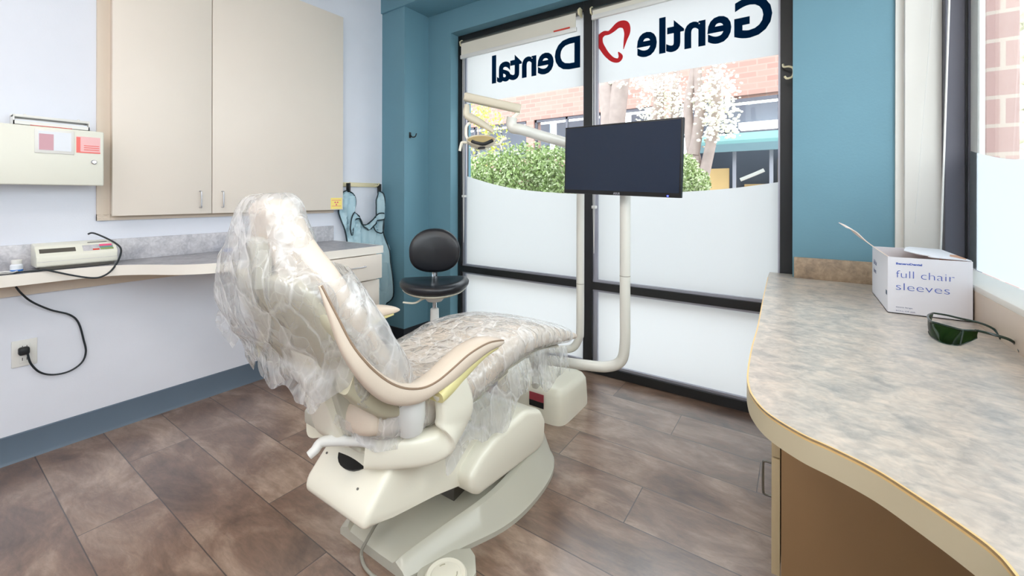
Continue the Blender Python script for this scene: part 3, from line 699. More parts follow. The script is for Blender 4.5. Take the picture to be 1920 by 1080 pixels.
# power cable with plug
pc = thing('power_cable', 'black power cord looping from under the worktop to the wall outlet', 'cable', (LW+0.03, 0.4, 0.45))
box('plug', LW+0.0090, LW+0.042, 0.316, 0.352, 0.500, 0.536, 'rubber', pc, 0.009, 3)
def wallpt(px, py, off): p = at(px, py, 'x', LW+off); return (p.x, p.y, p.z)
tube('cord', [wallpt(52, 664, 0.034), wallpt(58, 682, 0.03), wallpt(75, 698, 0.02), wallpt(100, 702.5, 0.014), wallpt(130, 696, 0.012), wallpt(153, 680, 0.012), wallpt(161, 660, 0.014), wallpt(157, 638, 0.014), wallpt(147, 605, 0.014), wallpt(130, 590, 0.016), wallpt(95, 581, 0.02), wallpt(60, 566, 0.03), wallpt(40, 550, 0.045), wallpt(30, 538, 0.06)], 0.0042, 'cable', pc, 8)

# desktop device (film processor)
dv = thing('film_scanner', 'cream table-top X-ray film machine with coloured keys on the left worktop', 'machine', (-2.93, 0.5, CT))
ya, yb = 0.355, 0.632; xb, xf = -3.008, -2.868
prof = [(xb, CT+0.03), (xb, CT+0.118), (xb+0.02, CT+0.122), (xf-0.05, CT+0.112), (xf-0.010, CT+0.072), (xf, CT+0.066), (xf, CT+0.022), (xf-0.012, CT+0.016), (xb, CT+0.016)]
# prism along y: polygon is (x,z)
prism('housing', prof, 'y', ya, yb, 'beige_device', dv, 0.004, 2)
box('base_plate', xb+0.012, xf-0.012, ya+0.012, yb-0.012, CT+0.004, CT+0.018, 'device_dark', dv)
box('foot', xb+0.02, xf-0.02, ya+0.03, yb-0.03, CT, CT+0.006, 'black', dv)
# sloping panel details; the slope runs from (xf-.05,.112) to (xf-.010,.072)
sl = Vector((0.04, 0, -0.040)).normalized(); nn_ = Vector((0.707, 0, 0.707)); o_ = Vector((xf-0.05, 0, CT+0.112))
def onslope(u0, u1, y0, y1, m, name, h=0.0012):
    bm = bmesh.new()
    P = [o_+sl*u+Vector((0, y, 0))+nn_*hh for hh in (0, h) for u, y in ((u0, y0), (u0, y1), (u1, y1), (u1, y0))]
    vs = [bm.verts.new(p) for p in P]
    for f in ((0, 1, 2, 3), (4, 5, 6, 7), (0, 1, 5, 4), (1, 2, 6, 5), (2, 3, 7, 6), (3, 0, 4, 7)): bm.faces.new([vs[i] for i in f])
    return link(name, bm, m, dv, 0)
onslope(0.020, 0.044, ya+0.012, ya+0.130, 'device_dark', 'feed_slot', 0.002)
onslope(0.012, 0.048, ya+0.155, yb-0.012, 'stone_left', 'key_panel')
onslope(0.012, 0.024, yb-0.062, yb-0.016, 'magenta', 'key_row', 0.002); onslope(0.025, 0.035, yb-0.062, yb-0.014, 'awning', 'key_row', 0.002)
onslope(0.036, 0.046, yb-0.060, yb-0.012, 'leaf', 'key_row', 0.002); onslope(0.038, 0.047, yb-0.088, yb-0.064, 'red', 'key_row', 0.002)
box('vent_slot', -2.93, -2.925, yb-0.10, yb-0.03, CT+0.1148, CT+0.117, 'device_dark', dv)
box('seam_line', xf, xf+0.0006, ya+0.002, yb-0.002, CT+0.042, CT+0.0432, 'stone_left', dv)
dcable = [at(165, 439, 'x', -2.95), at(175, 437, 'x', -2.94), at(198, 446, 'x', -2.92), at(218, 457, 'x', -2.90), at(227, 468, 'x', -2.88), at(222, 488, 'x', -2.845), at(208, 508, 'x', -2.818), at(190, 519, 'x', -2.815), at(170, 521, 'x', -2.818), at(140, 517, 'x', -2.83), at(105, 510, 'x', -2.845), at(85, 506, 'x', -2.85), (-2.863, 0.36, CT+0.0065), (-2.88, 0.30, CT+0.006), (-2.90, 0.22, CT+0.005), (-2.92, 0.1, CT+0.005)]
tag(tube('power_lead', dcable, 0.0042, 'cable', None, 8), 'black lead draped over the film machine and the worktop edge', 'cable')
# bottle and dish
bt = thing('bottle', 'small white plastic bottle with a blue band beside the film machine', 'bottle', (-2.96, 0.31, CT))
bp_ = at(31, 500, 'x', -2.935); bc = (-2.935, bp_.y, CT)
lathe('bottle_body', [(0.018, 0), (0.020, 0.004), (0.020, 0.032), (0.014, 0.040)], bc, 'cap_white', bt)
lathe('blue_band', [(0.0204, 0.006), (0.0204, 0.013)], bc, 'blue', bt); lathe('bottle_cap', [(0.016, 0.038), (0.017, 0.055), (0.015, 0.057)], bc, 'offwhite', bt)
p = at(10, 508, 'z', CT); tag(lathe('dish', [(0.02, 0), (0.034, 0.007), (0.035, 0.010), (0.02, 0.004)], (-2.90, p.y-0.01, CT), 'offwhite'), 'tiny white dish at the left edge of the worktop', 'dish')
# blue cap
p = at(432, 471, 'x', -2.95); tag(box('marker_pen', -2.98, -2.955, p.y-0.035, p.y+0.03, CT, CT+0.016, 'blue', None, 0.004, 3), 'small bright blue plastic pen lying at the back of the left worktop', 'pen')

# ------------------------------------------------------------------ stool
SXc = EYE + ray(815, 540)*2.85; sx, sy = SXc.x, SXc.y; seat_z = 0.64
stl = thing('operator_stool', 'black vinyl dental stool with round backrest standing in the teal corner', 'stool', (sx, sy, 0))
vd = Vector((sx, sy, 0)).normalized(); sd = Vector((-vd.y, vd.x, 0))*-1      # vd: away from the camera, sd: to the right
def L3(a, b, z): return Vector((sx, sy, 0))+sd*a+vd*b+Vector((0, 0, z))
bm = bmesh.new(); R = []
for k, h in ((0.02, -0.030), (0.6, -0.042), (0.88, -0.036), (0.985, -0.012), (1.0, 0.008), (0.95, 0.026), (0.8, 0.034), (0.5, 0.026), (0.2, 0.020), (0.02, 0.019)):
    ring = []
    for j in range(40):
        t_ = 2*PI*j/40; a_ = math.cos(t_); b_ = math.sin(t_)
        rise = 0.026*(a_*a_)*k*k
        ring.append(L3(0.232*k*a_, 0.205*k*math.copysign(abs(b_)**0.85, b_), seat_z+h+rise))
    R.append(ring)
rings(bm, R); link('seat', bm, 'leather', stl, 70)
bm = bmesh.new(); R = []
for k, h in ((0.3, -0.052), (0.9, -0.048), (0.96, -0.036), (0.9, -0.030), (0.3, -0.03)):
    R.append([L3(0.222*k*math.cos(2*PI*j/32), 0.197*k*math.sin(2*PI*j/32), seat_z+h+0.022*math.cos(2*PI*j/32)**2) for j in range(32)])
rings(bm, R); link('seat_pan', bm, 'cream', stl, 50)
bm = bmesh.new(); R = []
for k, d_ in ((0.02, 0.0), (0.55, 0.002), (0.85, 0.008), (0.97, 0.020), (1.0, 0.032), (0.96, 0.045), (0.8, 0.055), (0.02, 0.058)):
    ring = []
    for j in range(44):
        t_ = 2*PI*j/44; a_, b_ = math.cos(t_), math.sin(t_)
        x_ = 0.176*k*math.copysign(abs(a_)**0.9, a_)*(1-0.05*b_*0); z_ = (0.150 if b_ > 0 else 0.165)*k*math.copysign(abs(b_)**(1.0 if b_ > 0 else 0.72), b_)
        ring.append(L3(x_, 0.15-0.03+d_+(0.05*(x_/0.176)**2)*-1, seat_z+0.230+z_))
    R.append(ring)
rings(bm, R); link('backrest', bm, 'leather', stl, 70)
bm = bmesh.new()
P = [L3(0, 0.17, seat_z+0.20), L3(0, 0.185, seat_z+0.10), L3(0, 0.18, seat_z+0.03), L3(0, 0.15, seat_z-0.06), L3(0, 0.02, seat_z-0.07)]
btube(bm, P, 0.026, 8, 5, flat=0.3); link('back_bracket', bm, 'chrome', stl)
lathe('seat_mount', [(0.05, -0.10), (0.062, -0.085), (0.062, -0.055), (0.08, -0.046)], L3(0, 0, seat_z), 'offwhite', stl)
tube('height_lever', [L3(0, -0.02, seat_z-0.075), L3(-0.07, -0.05, seat_z-0.07), L3(-0.13, -0.06, seat_z-0.095), L3(-0.205, -0.05, seat_z-0.09)], lambda t: 0.013-0.004*t, 'cream', stl, 8, flat=0.6)
lathe('gas_spring', [(0.014, 0.36), (0.014, seat_z-0.09)], L3(0, 0, 0), 'chrome', stl)
lathe('column', [(0.034, 0.10), (0.034, 0.30), (0.030, 0.40), (0.028, 0.485), (0.022, 0.49)], L3(0, 0, 0), 'offwhite', stl)
for k in range(5):
    a = k*2*PI/5+0.5; d_ = Vector((math.cos(a), math.sin(a), 0)); c_ = Vector((sx, sy, 0))
    lg = tube('leg', [c_+d_*0.02+Vector((0, 0, .12)), c_+d_*0.15+Vector((0, 0, .095)), c_+d_*0.27+Vector((0, 0, .065))], lambda t: 0.022-0.006*t, 'offwhite', stl, 8)
    lathe('caster', [(0.018, -0.018), (0.026, -0.014), (0.026, 0.014), (0.018, 0.018)], c_+d_*0.27+Vector((0, 0, .026)), 'black', lg, (-d_.y, d_.x, 0), 16)

# ------------------------------------------------------------------ dental chair
XC = -1.205
ch = thing('dental_chair', 'cream and beige dental treatment chair covered with clear plastic sleeves', 'dental chair', (XC, 1.35, 0))
# base: boat-shaped foot
bm = bmesh.new(); R = []
stn = cr([(0.925, .175, .020, .040), (0.96, .195, .035, .055), (1.10, .245, .052, .075), (1.275, .318, .080, .105), (1.433, .340, .105, .130), (1.62, .325, .125, .150), (1.75, .27, .10, .12), (1.84, .16, .06, .07)], 5)
for y, w, hr, hc in stn:
    r_ = []
    half = [(w, 0.0), (w, 0.018), (w-0.012, 0.030), (w*0.80, hr+0.02), (w*0.74, hr+0.026), (w*0.66, hr*0.62+0.022), (w*0.30, hr*0.62+0.020), (0, hr*0.62+0.020)]
    pts = [(XC-0.02+a, y, b) for a, b in half]+[(XC-0.02-a, y, b) for a, b in reversed(half[:-1])]
    R.append(pts)
rings(bm, R); link('base', bm, 'cream_grey', ch, 32)
box('base_gasket', XC-0.18, XC+0.155, 0.94, 1.7, 0.0, 0.010, 'rubber', ch)
# lift arm
prism('lift_arm', [(.735, .300), (.745, .345), (.850, .452), (1.02, .405), (1.34, .328), (1.58, .27), (1.58, .12), (1.40, .12), (1.19, .195), (1.02, .245), (.84, .285)], 'x', XC-0.115, XC+0.20, 'cream', ch, 0.022, 4, 38)
lathe('pivot_ring', [(0.090, 0.0), (0.094, 0.010), (0.06, 0.012)], (XC+0.035, 0.875, 0.425), 'black', ch, (0, -0.35, 1), 32)
prism('inner_linkage', [(1.22, .06), (1.22, .20), (1.5, .24), (1.5, .05)], 'x', XC-0.10, XC+0.10, 'device_dark', ch)
prism('front_cover', [(1.125, .262), (1.140, .205), (1.175, .170), (1.60, .125), (1.65, .14), (1.66, .24), (1.62, .30), (1.50, .348), (1.29, .338), (1.20, .312)], 'x', XC-0.27, XC+0.262, 'cream', ch, 0.028, 4, 38)
for (yy, xx) in ((0.775, XC+0.12), (0.83, XC+0.165), (0.80, XC-0.08)):
    zt = .345+(yy-.745)*1.02; lathe('screw', [(0.0035, 0), (0.0035, 0.003)], (xx, yy, zt), 'darksteel', ch, (0, -0.7, 0.7), 8)
# swivel drum and seat carriage
lathe('swivel_drum', [(0.060, -0.02), (0.072, 0.02), (0.100, 0.055), (0.104, 0.075), (0.095, 0.088)], (XC+0.045, 0.90, 0.42), 'cream', ch)
prism('seat_carriage', [(.77, .485), (.77, .535), (1.55, .515), (1.55, .455), (1.3, .43), (.95, .45)], 'x', XC-0.17, XC+0.13, 'cream_grey', ch, 0.01)
box('carriage_slot', XC-0.02, XC+0.15, 0.80, 0.86, 0.530, 0.55, 'black', ch)
# rear back support
prism('back_support', [(.655, .80), (.690, .66), (.735, .52), (.765, .485), (.85, .485), (.84, .56), (.80, .66), (.77, .78)], 'x', XC-0.05, XC+0.085, 'cream', ch, 0.014, 3)
prism('hinge_plate', [(.70, .70), (.745, .545), (.775, .53), (.80, .56), (.775, .66), (.76, .71)], 'x', XC+0.085, XC+0.115, 'cream_grey', ch, 0.004)
lathe('hinge_pin', [(0.015, 0), (0.015, 0.012), (0.008, 0.014)], (XC+0.113, 0.757, 0.582), 'steel', ch, (1, 0, 0), 16)
tube('hinge_cable', [(XC+0.12, .80, .70), (XC+0.12, .765, .655), (XC+0.121, .745, .60), (XC+0.118, .757, .582)], 0.0035, 'cable_grey', ch, 6)
# release lever
tube('release_lever', [(XC+0.165, .800, .520), (XC+0.11, .765, .523), (XC+0.04, .715, .520), (XC+0.035, .69, .505), (XC+0.03, .675, .495)], lambda t: 0.021-0.006*t, 'offwhite', ch, 12, flat=0.8)
# swing-arm bracket (near side) and its pivot cup
def bracket(s):
    bm = bmesh.new(); xo = XC+s*0.293
    pts = [(XC+s*0.13, .800, .485), (XC+s*0.20, .862, .478), (XC+s*0.258, .935, .474), (xo-s*0.012, .990, .492), (xo, 1.010, .55), (xo, .998, .62), (xo, .975, .668)]
    P = [Vector(p) for p in cr(pts, 6)]; R = []
    for i, p in enumerate(P):
        d = (P[min(i+1, len(P)-1)]-P[max(i-1, 0)]).normalized(); t_ = i/(len(P)-1)
        side = Vector((s*0.55, -0.83, 0)).lerp(Vector((0, 1, 0))*-1, min(1, max(0, (t_-.35)/.3))); side = (side-d*side.dot(d)).normalized(); v = d.cross(side)
        hw = 0.058+(0.022*math.exp(-((t_-.6)/.25)**2)); ht = 0.026
        if t_ < .45: hw, ht = 0.038, 0.048
        elif t_ < .62:
            q = (t_-.45)/.17; hw = 0.038+(hw-0.038)*q; ht = 0.048+(0.026-0.048)*q
        R.append(superring(p, side, v, ht if t_ < .45 else ht+0*hw, hw, 3.2, 20) if False else superring(p, v, side, ht if t_ >= .62 else ht, hw, 3.4, 24))
    rings(bm, R); return link('arm_bracket', bm, 'cream', ch, 45)
bracket(1)
lathe('arm_pivot_cup', [(0.036, -0.075), (0.046, -0.03), (0.050, 0.03), (0.046, 0.05)], (XC+0.238, .868, .615), 'offwhite', ch, (0, -0.1, 1))
bracket(-1)
# upholstery -------------------------------------------------
def back_secs(dn=0.0, dw=0.0, dt=0.0):
    # (y, z, normal angle, half width, half thickness, x)
    S = [(.880, .600, .60, .235, .055, XC), (.845, .655, .58, .245, .055, XC), (.792, .750, .50, .248, .056, XC), (.725, .860, .42, .245, .056, XC), (.672, .955, .36, .238, .054, XC), (.632, 1.045, .30, .205, .050, XC), (.606, 1.12, .22, .128, .048, XC+.01), (.590, 1.18, .10, .086, .050, XC+.018), (.578, 1.215, .0, .072, .044, XC+.02)]
    return [(y+math.cos(a)*dn, z+math.sin(a)*dn, a, w+dw, t_+dt, x) for y, z, a, w, t_, x in S]
bm = bmesh.new(); sweep_yz(bm, back_secs(), 36, 5, 3.0); link('back_cushion', bm, 'vinyl_light', ch, 60)
bm = bmesh.new(); S = back_secs(-0.062, -0.006, -0.026); S = S[1:6]; S[-1] = S[-1][:3]+(0.18, 0.02, XC); sweep_yz(bm, S, 32, 5, 3.2); link('back_shell', bm, 'olive', ch, 60)
bm = bmesh.new(); sweep_yz(bm, [(.615, 1.06, .25, .08, .040, XC+.01), (.598, 1.13, .1, .090, .046, XC+.016), (.578, 1.208, .0, .080, .048, XC+.02)], 30, 5, 2.6); link('headrest', bm, 'vinyl_light', ch, 60)
box('headrest_mount', XC-0.02, XC+0.04, 0.525, 0.57, 1.00, 1.14, 'cream_grey', ch, 0.012)
def leg_secs(dn=0.0, dw=0.0, dt=0.0):
    S = [(.765, .600, 1.45, .120, .048, XC+.095), (.83, .585, 1.5, .175, .060, XC+.055), (.92, .570, 1.57, .245, .066, XC), (1.08, .552, 1.62, .245, .070, XC), (1.25, .570, 1.70, .242, .074, XC), (1.42, .600, 1.62, .238, .070, XC), (1.60, .598, 1.50, .232, .062, XC), (1.80, .562, 1.38, .225, .050, XC), (2.00, .508, 1.30, .212, .036, XC), (2.14, .468, 1.28, .185, .022, XC)]
    return [(y+math.cos(a)*dn, z+math.sin(a)*dn, a, w+dw, t_+dt, x) for y, z, a, w, t_, x in S]
bm = bmesh.new(); sweep_yz(bm, leg_secs(), 36, 5, 3.0); link('seat_cushion', bm, 'vinyl', ch, 60)
prism('leg_rest_pan', [(1.15, .455), (1.15, .49), (1.42, .53), (1.62, .535), (1.95, .475), (1.95, .463), (1.62, .505), (1.42, .50)], 'x', XC-0.17, XC+0.17, 'cream_grey', ch, 0.004)
# sling arms: a padded band that follows the back and turns forward into the armrest
def arm(s, lift=0.0):
    pts_ = [(.568, 1.035, .003, .004), (.592, .965, .008, .010), (.634, .862, .013, .018), (.695, .775, .019, .025), (.765, .712, .026, .030), (.845, .680, .032, .030), (.915, .682, .038, .028), (.985, .698, .042, .034), (1.06, .718, .044, .034), (1.15, .728, .044, .026), (1.225, .720, .040, .016), (1.255, .715, .030, .008)]
    path = cr(pts_ if s > 0 else pts_[3:], 5)
    bm = bmesh.new(); R = []; seam = []
    for i, (y, z, hw, ht) in enumerate(path):
        z += lift
        a, b = path[max(0, i-1)], path[min(len(path)-1, i+1)]; d = Vector((0, b[0]-a[0], b[1]-a[1])).normalized(); n_ = Vector((0, -d.z, d.y))
        if n_.z < 0: n_ = -n_
        if n_.z < .3: n_ = (n_+Vector((0, .0, .0))).normalized()
        x = XC+s*(0.262+0.022*min(1, i/12 if s > 0 else 1)) 
        R.append(superring((x, y, z), (1, 0, 0), n_, hw, ht, 2.5, 20)); seam.append(Vector((x+s*(hw*0.86), y, z))+n_*ht*0.62)
    rings(bm, R); o = link('armrest', bm, 'vinyl', ch, 60)
    tube('piping', seam[::3], 0.0035, 'seam', o, 6, 3)
    bm = bmesh.new(); R = []
    for (y, z, hw, ht) in cr([(.925, .640, .040, .020), (.975, .655, .038, .026), (1.05, .680, .034, .024), (1.14, .700, .030, .016), (1.225, .703, .026, .008)], 5):
        R.append(superring((XC+s*0.284, y, z+lift), (1, 0, 0), (0, -0.25, 0.97), hw, ht, 3, 18))
    rings(bm, R); link('armrest_shell', bm, 'cream_yellow', o, 50)
arm(1); arm(-1, 0.03)
# skirt of the back shell that carries the seat
def skirt(s):
    bm = bmesh.new(); R = []
    for (y, z, hw, ht) in cr([(.66, .77, .030, .035), (.72, .71, .030, .038), (.79, .655, .028, .036), (.86, .628, .026, .028), (.93, .615, .022, .018)], 5):
        R.append(superring((XC+s*0.225, y, z), (1, 0, 0), (0, .35, .94), hw, ht, 3.5, 18))
    rings(bm, R); return link('back_skirt', bm, 'olive', ch, 50)
skirt(1); skirt(-1)

# plastic sleeves ---------------------------------------------
def rid(q, seed):
    return noise.ridged_multi_fractal(Vector((q[0]+seed, q[1]+seed*1.7, q[2]*0.6-seed)), 0.9, 2.1, 3, 1.0, 2.0)-1.0
def crumple(p, amp, f=7.0, seed=0.0):
    q = Vector(p)*f
    return Vector((rid(q, seed), rid(q, seed+31), 0.5*rid(q, seed+57)))*amp
def sleeve(name, R, amp, seed, parent=ch, f=5.0, cap=False, gap=0.0):
    bm = bmesh.new(); V = rings(bm, R, cap); bmesh.ops.recalc_face_normals(bm, faces=bm.faces); bm.normal_update()
    mv = []
    for v in bm.verts:
        q = v.co*f; mv.append(v.normal*(amp*(rid(q, seed)+0.3*rid(q*2.1, seed+9))+gap) + crumple(v.co, amp*0.25, f*1.3, seed+5))
    for v, d in zip(bm.verts, mv): v.co += d
    return link(name, bm, 'wrap', parent, 75)
# back sleeve: bag over the head that hangs loose behind the back
R = []
secs = cr([  # z, y centre, x centre, half x, half y
    (1.264, .580, XC+.01, .03, .022), (1.256, .580, XC+.01, .065, .046), (1.225, .580, XC+.005, .100, .064), (1.16, .582, XC-.01, .135, .078), (1.09, .590, XC-.025, .170, .092), (1.04, .600, XC-.022, .225, .102), (1.0, .612, XC-.022, .252, .108),
    (.93, .640, XC-.050, .280, .120), (.87, .672, XC-.03, .275, .132), (.80, .715, XC-.01, .262, .148), (.74, .735, XC, .258, .165), (.69, .755, XC, .252, .175)], 5)
for i, (z, yc, xc, hx, hy) in enumerate(secs):
    r_ = []
    for j in range(120):
        t_ = 2*PI*j/120; cs, sn = math.cos(t_), math.sin(t_)
        x = xc+hx*math.copysign(abs(cs)**.8, cs); y = yc+hy*math.copysign(abs(sn)**.8, sn)
        zz = z
        if z < .86: zz = z-(.86-z)*(0.35*sn) + 0.02*math.sin(9*t_)*(.86-z)/.17
        r_.append(Vector((x, y, zz)))
    R.append(r_)
def dens(R, n):      # resample rings along the sleeve
    out = []
    for k in range(len(R)-1):
        for q in range(n): out.append([a.lerp(b, q/n) for a, b in zip(R[k], R[k+1])])
    out.append(R[-1]); return out
sleeve('back_sleeve', dens(R, 2), 0.011, 3.0, f=4)
# loose corner of the bag that sticks out to the left
fl = []
for u in range(26):
    row = []
    for v_ in range(18):
        a, b = u/25, v_/17
        p = Vector((-1.455-0.085*a, .600-0.03*a+0.05*b, 1.02-0.17*a-0.15*b*(1-0.3*a)))
        row.append(p)
    fl.append(row)
bm = bmesh.new(); V = [[bm.verts.new(p+crumple(p, 0.012, 7, 5)) for p in r_] for r_ in fl]
for i in range(25):
    for j in range(17): bm.faces.new([V[i][j], V[i+1][j], V[i+1][j+1], V[i][j+1]])
link('sleeve_corner', bm, 'wrap', ch, 75)
# seat and leg sleeve
def sec_ring(s, n=110, e=3.0, k=1.0):
    y, z, ang, w, t_, x = s; return superring((x, y, z), (1, 0, 0), (0, math.cos(ang), math.sin(ang)), w*k, t_*k, e, n)
S = leg_secs(0.004, 0.014, 0.014); S = cr(S[1:9], 9)
sleeve('leg_sleeve', [sec_ring(s) for s in S], 0.004, 9.0, f=9)
S = leg_secs(0.0, 0.012, 0.010); S = cr(S[0:3], 10)
sleeve('seat_sleeve', [sec_ring(s, 90) for s in S], 0.005, 12.0, f=8)
S = [q[:3]+(q[3]+e_,)+q[4:] for q, e_ in zip(back_secs(0.004, 0.012, 0.014)[0:6], (.0, .012, .040, .046, .040, .03))]; S = cr(S, 8)
sleeve('backrest_sleeve', [sec_ring(s) for s in S], 0.004, 21.0, f=8)
# hanging hem on the near side of the seat / leg rest, and at the back of the shell
def hem(name, top, drop, out, seed, amp=0.010):
    T = cr(top, 10); bm = bmesh.new(); n = 16; rows = []
    for i, p in enumerate(T):
        d = drop[0]+(drop[1]-drop[0])*i/(len(T)-1); d *= 1+0.22*math.sin(i*0.28+seed)+0.10*math.sin(i*0.63)
        rows.append([bm.verts.new(Vector(p)+Vector(out)*(j/n)+Vector((0, 0, -d*j/n))+crumple(Vector(p)+Vector((0, 0, -d*j/n)), amp*(0.2+j/n), 6, seed)) for j in range(n+1)])
    for a, b in zip(rows, rows[1:]):
        for j in range(n): bm.faces.new([a[j], b[j], b[j+1], a[j+1]])
    return link(name, bm, 'wrap', ch, 75)
hem('sleeve_hem', [(XC+.243, 1.02, .53), (XC+.255, 1.15, .52), (XC+.255, 1.30, .535), (XC+.250, 1.45, .56), (XC+.245, 1.62, .56), (XC+.24, 1.80, .52), (XC+.23, 1.92, .49)], (0.16, 0.13), (0.02, -.01, 0), 2.0)
hem('sleeve_hem', [(XC-.20, .66, .80), (XC-.12, .655, .77), (XC-.02, .66, .75), (XC+.08, .665, .76), (XC+.15, .68, .78)], (0.075, 0.10), (0.0, -.02, 0), 6.0, 0.012)
hem('sleeve_hem', [(XC+.10, .715, .62), (XC+.17, .76, .575), (XC+.22, .84, .545), (XC+.235, .92, .53)], (0.03, 0.05), (0.0, -.01, 0), 4.0, 0.007)

# junction box on the floor in front of the chair
jb = thing('floor_junction_box', 'rounded cream floor utility box behind the chair foot', 'utility box', (-1.28, 2.2, 0))
bm = bmesh.new(); R = []
for z, k in ((0.0, 1.0), (0.03, 1.0), (0.10, .985), (.150, .965), (.175, .925), (.186, .85), (.189, .5)):
    R.append(superring((-1.285, 2.205, z), (1, 0, 0), (0, 1, 0), 0.235*(k if z < .17 else k-0.02), 0.192*(k if z < .17 else k-0.03), 7, 56))
rings(bm, R); link('cover', bm, 'cream', jb, 42)
q0 = at(1012, 790, 'y', 2.012)
lbx = box('warning_label', -1.255, -1.162, 2.0112, 2.0125, 0.075, 0.152, 'redlabel', jb)
box('label_lower', -1.255, -1.162, 2.0104, 2.0116, 0.075, 0.108, 'black', lbx)

# foot control
fc = thing('foot_control', 'round cream disc foot pedal on the floor behind the chair base', 'foot pedal', (-.77, .83, 0))
fcx, fcy = -1.0, .985
c1_ = at(838, 1080, 'z', 0.03); fcx, fcy = c1_.x, c1_.y
bm = bmesh.new()
P = [at(*p, 'z', 0.012) for p in ((782, 1079), (800, 1056), (840, 1036), (882, 1032), (891, 1046), (893, 1078))]
ctr = Vector((fcx, fcy, 0)); poly = [(p.x, p.y) for p in P]+[(fcx+0.085, fcy-0.07), (fcx+0.02, fcy-0.115), (fcx-0.06, fcy-0.08)]
bprism(bm, poly, 'z', 0.0, 0.022, 0.004, 2); link('pedal_plate', bm, 'cream_grey', fc, 40)
lathe('pedal_disc', [(0.068, 0.022), (0.068, 0.034), (0.062, 0.040), (0.050, 0.036), (0.046, 0.040), (0.02, 0.042), (0.001, 0.042)], (fcx, fcy-0.005, 0), 'cream', fc, seg=36)
bm = bmesh.new(); btext(bm, '', .01, (0, 0, 0), (1, 0, 0), (0, 1, 0)); bm.free()
for a0 in (0.3, 2.4, 4.4):
    tube('raised_mark', [(fcx+0.036*math.cos(a0+q), fcy-0.005+0.036*math.sin(a0+q), 0.0415) for q in (0, .25, .5)], 0.0018, 'olive', fc, 6)
cb = [at(735, 935, 'z', .115), at(700, 955, 'z', .10), at(686, 990, 'z', .065), at(681, 1015, 'z', .03), at(679, 1040, 'z', .008), at(684, 1064, 'z', .008), at(710, 1086, 'z', .008), at(760, 1100, 'z', .008), (fcx-0.08, fcy-0.06, 0.010)]
cb = [at(740, 960, 'z', .075), at(712, 975, 'z', .072), at(695, 1000, 'z', .066), at(686, 1016, 'z', .055), at(679, 1030, 'z', .030), at(678, 1046, 'z', .006), at(686, 1066, 'z', .006), at(710, 1086, 'z', .006), at(760, 1100, 'z', .006), (fcx-0.05, fcy-0.06, 0.012)]
tag(tube('pedal_hose', cb, 0.0055, 'cable_grey', None, 8), 'thin grey hose running from the chair base to the foot pedal', 'hose')

# ------------------------------------------------------------------ monitor, posts and dental light
mp = thing('monitor_post', 'off-white bent pipe post carrying the monitor', 'post', (-.75, 2.09, 0))
tp = at(1172, 500, 'y', 2.10); X_ = tp.x
zb = .365
tube('pipe', [(X_, 2.10, 1.55), (X_, 2.10, 1.2), (X_, 2.10, .70), (X_, 2.10, .50), (X_-.02, 2.095, .405), (X_-.09, 2.08, zb), (X_-.20, 2.055, zb-.008), (X_-.35, 2.03, zb-.015), (-1.22, 2.00, zb-.02)], 0.027, 'pipe', mp, 18, 8)
tube('pipe_joint', [(X_, 2.10, .842), (X_, 2.10, .846)], 0.0276, 'cable_grey', mp, 18, 1)
tube('foot_pipe', [(-1.22, 2.00, zb-.02), (-1.225, 2.03, .30), (-1.23, 2.05, .17)], 0.026, 'pipe', mp, 14, 5)
mn = thing('monitor', 'black flat screen monitor, switched off, on the bent pipe post', 'monitor', (-.75, 2.0, 1.24))
TL, BL, TR, BR = Vector((-1.0677, 2.0563, 1.6246)), Vector((-1.0527, 2.0666, 1.2681)), Vector((-.427, 1.944, 1.5995)), Vector((-.425, 1.946, 1.243))
ux = ((TR-TL)+(BR-BL)).normalized(); uz = ((TL-BL)+(TR-BR)); uz = (uz-ux*uz.dot(ux)).normalized(); un = uz.cross(ux)   # un points to the back or the front
if un.y > 0: un = -un
Wm, Hm = ((TR-TL).length+(BR-BL).length)/2, ((TL-BL).length+(TR-BR).length)/2; Cm = (TL+TR+BL+BR)/4
def mbox(name, u0, u1, v0, v1, d0, d1, m, parent, bev=0):
    bm = bmesh.new(); bbox(bm, u0, u1, v0, v1, d0, d1, bev)
    for v in bm.verts: v.co = Cm+ux*v.co.x+uz*v.co.y+un*v.co.z
    return link(name, bm, m, parent)
mbox('housing', -Wm/2, Wm/2, -Hm/2, Hm/2, -0.022, 0, 'screen_back', mn, 0.003)
mbox('housing_rear', -Wm*.32, Wm*.32, -Hm*.32, Hm*.3, -0.045, -0.022, 'screen_back', mn, 0.006)
mbox('screen', -Wm/2+.008, Wm/2-.008, -Hm/2+.021, Hm/2-.008, 0, 0.0012, 'screen', mn)
bm = bmesh.new(); btext(bm, 'ASUS', 0.0145, Cm+uz*(-Hm/2+.0045)+un*0.0012+ux*-0.015, ux, uz, 0.0004, 0.0003, 1.1); link_raw('brand_mark', bm, 'steel', mn, 0)
mbox('power_led', Wm/2-.062, Wm/2-.055, -Hm/2+.004, -Hm/2+.010, 0, .002, 'led', mn)
c_ = Cm-un*0.045; tube('mount_arm', [c_, c_-un*.02, Vector((X_, 2.10, 1.42))], 0.02, 'black', mn, 10, 3)

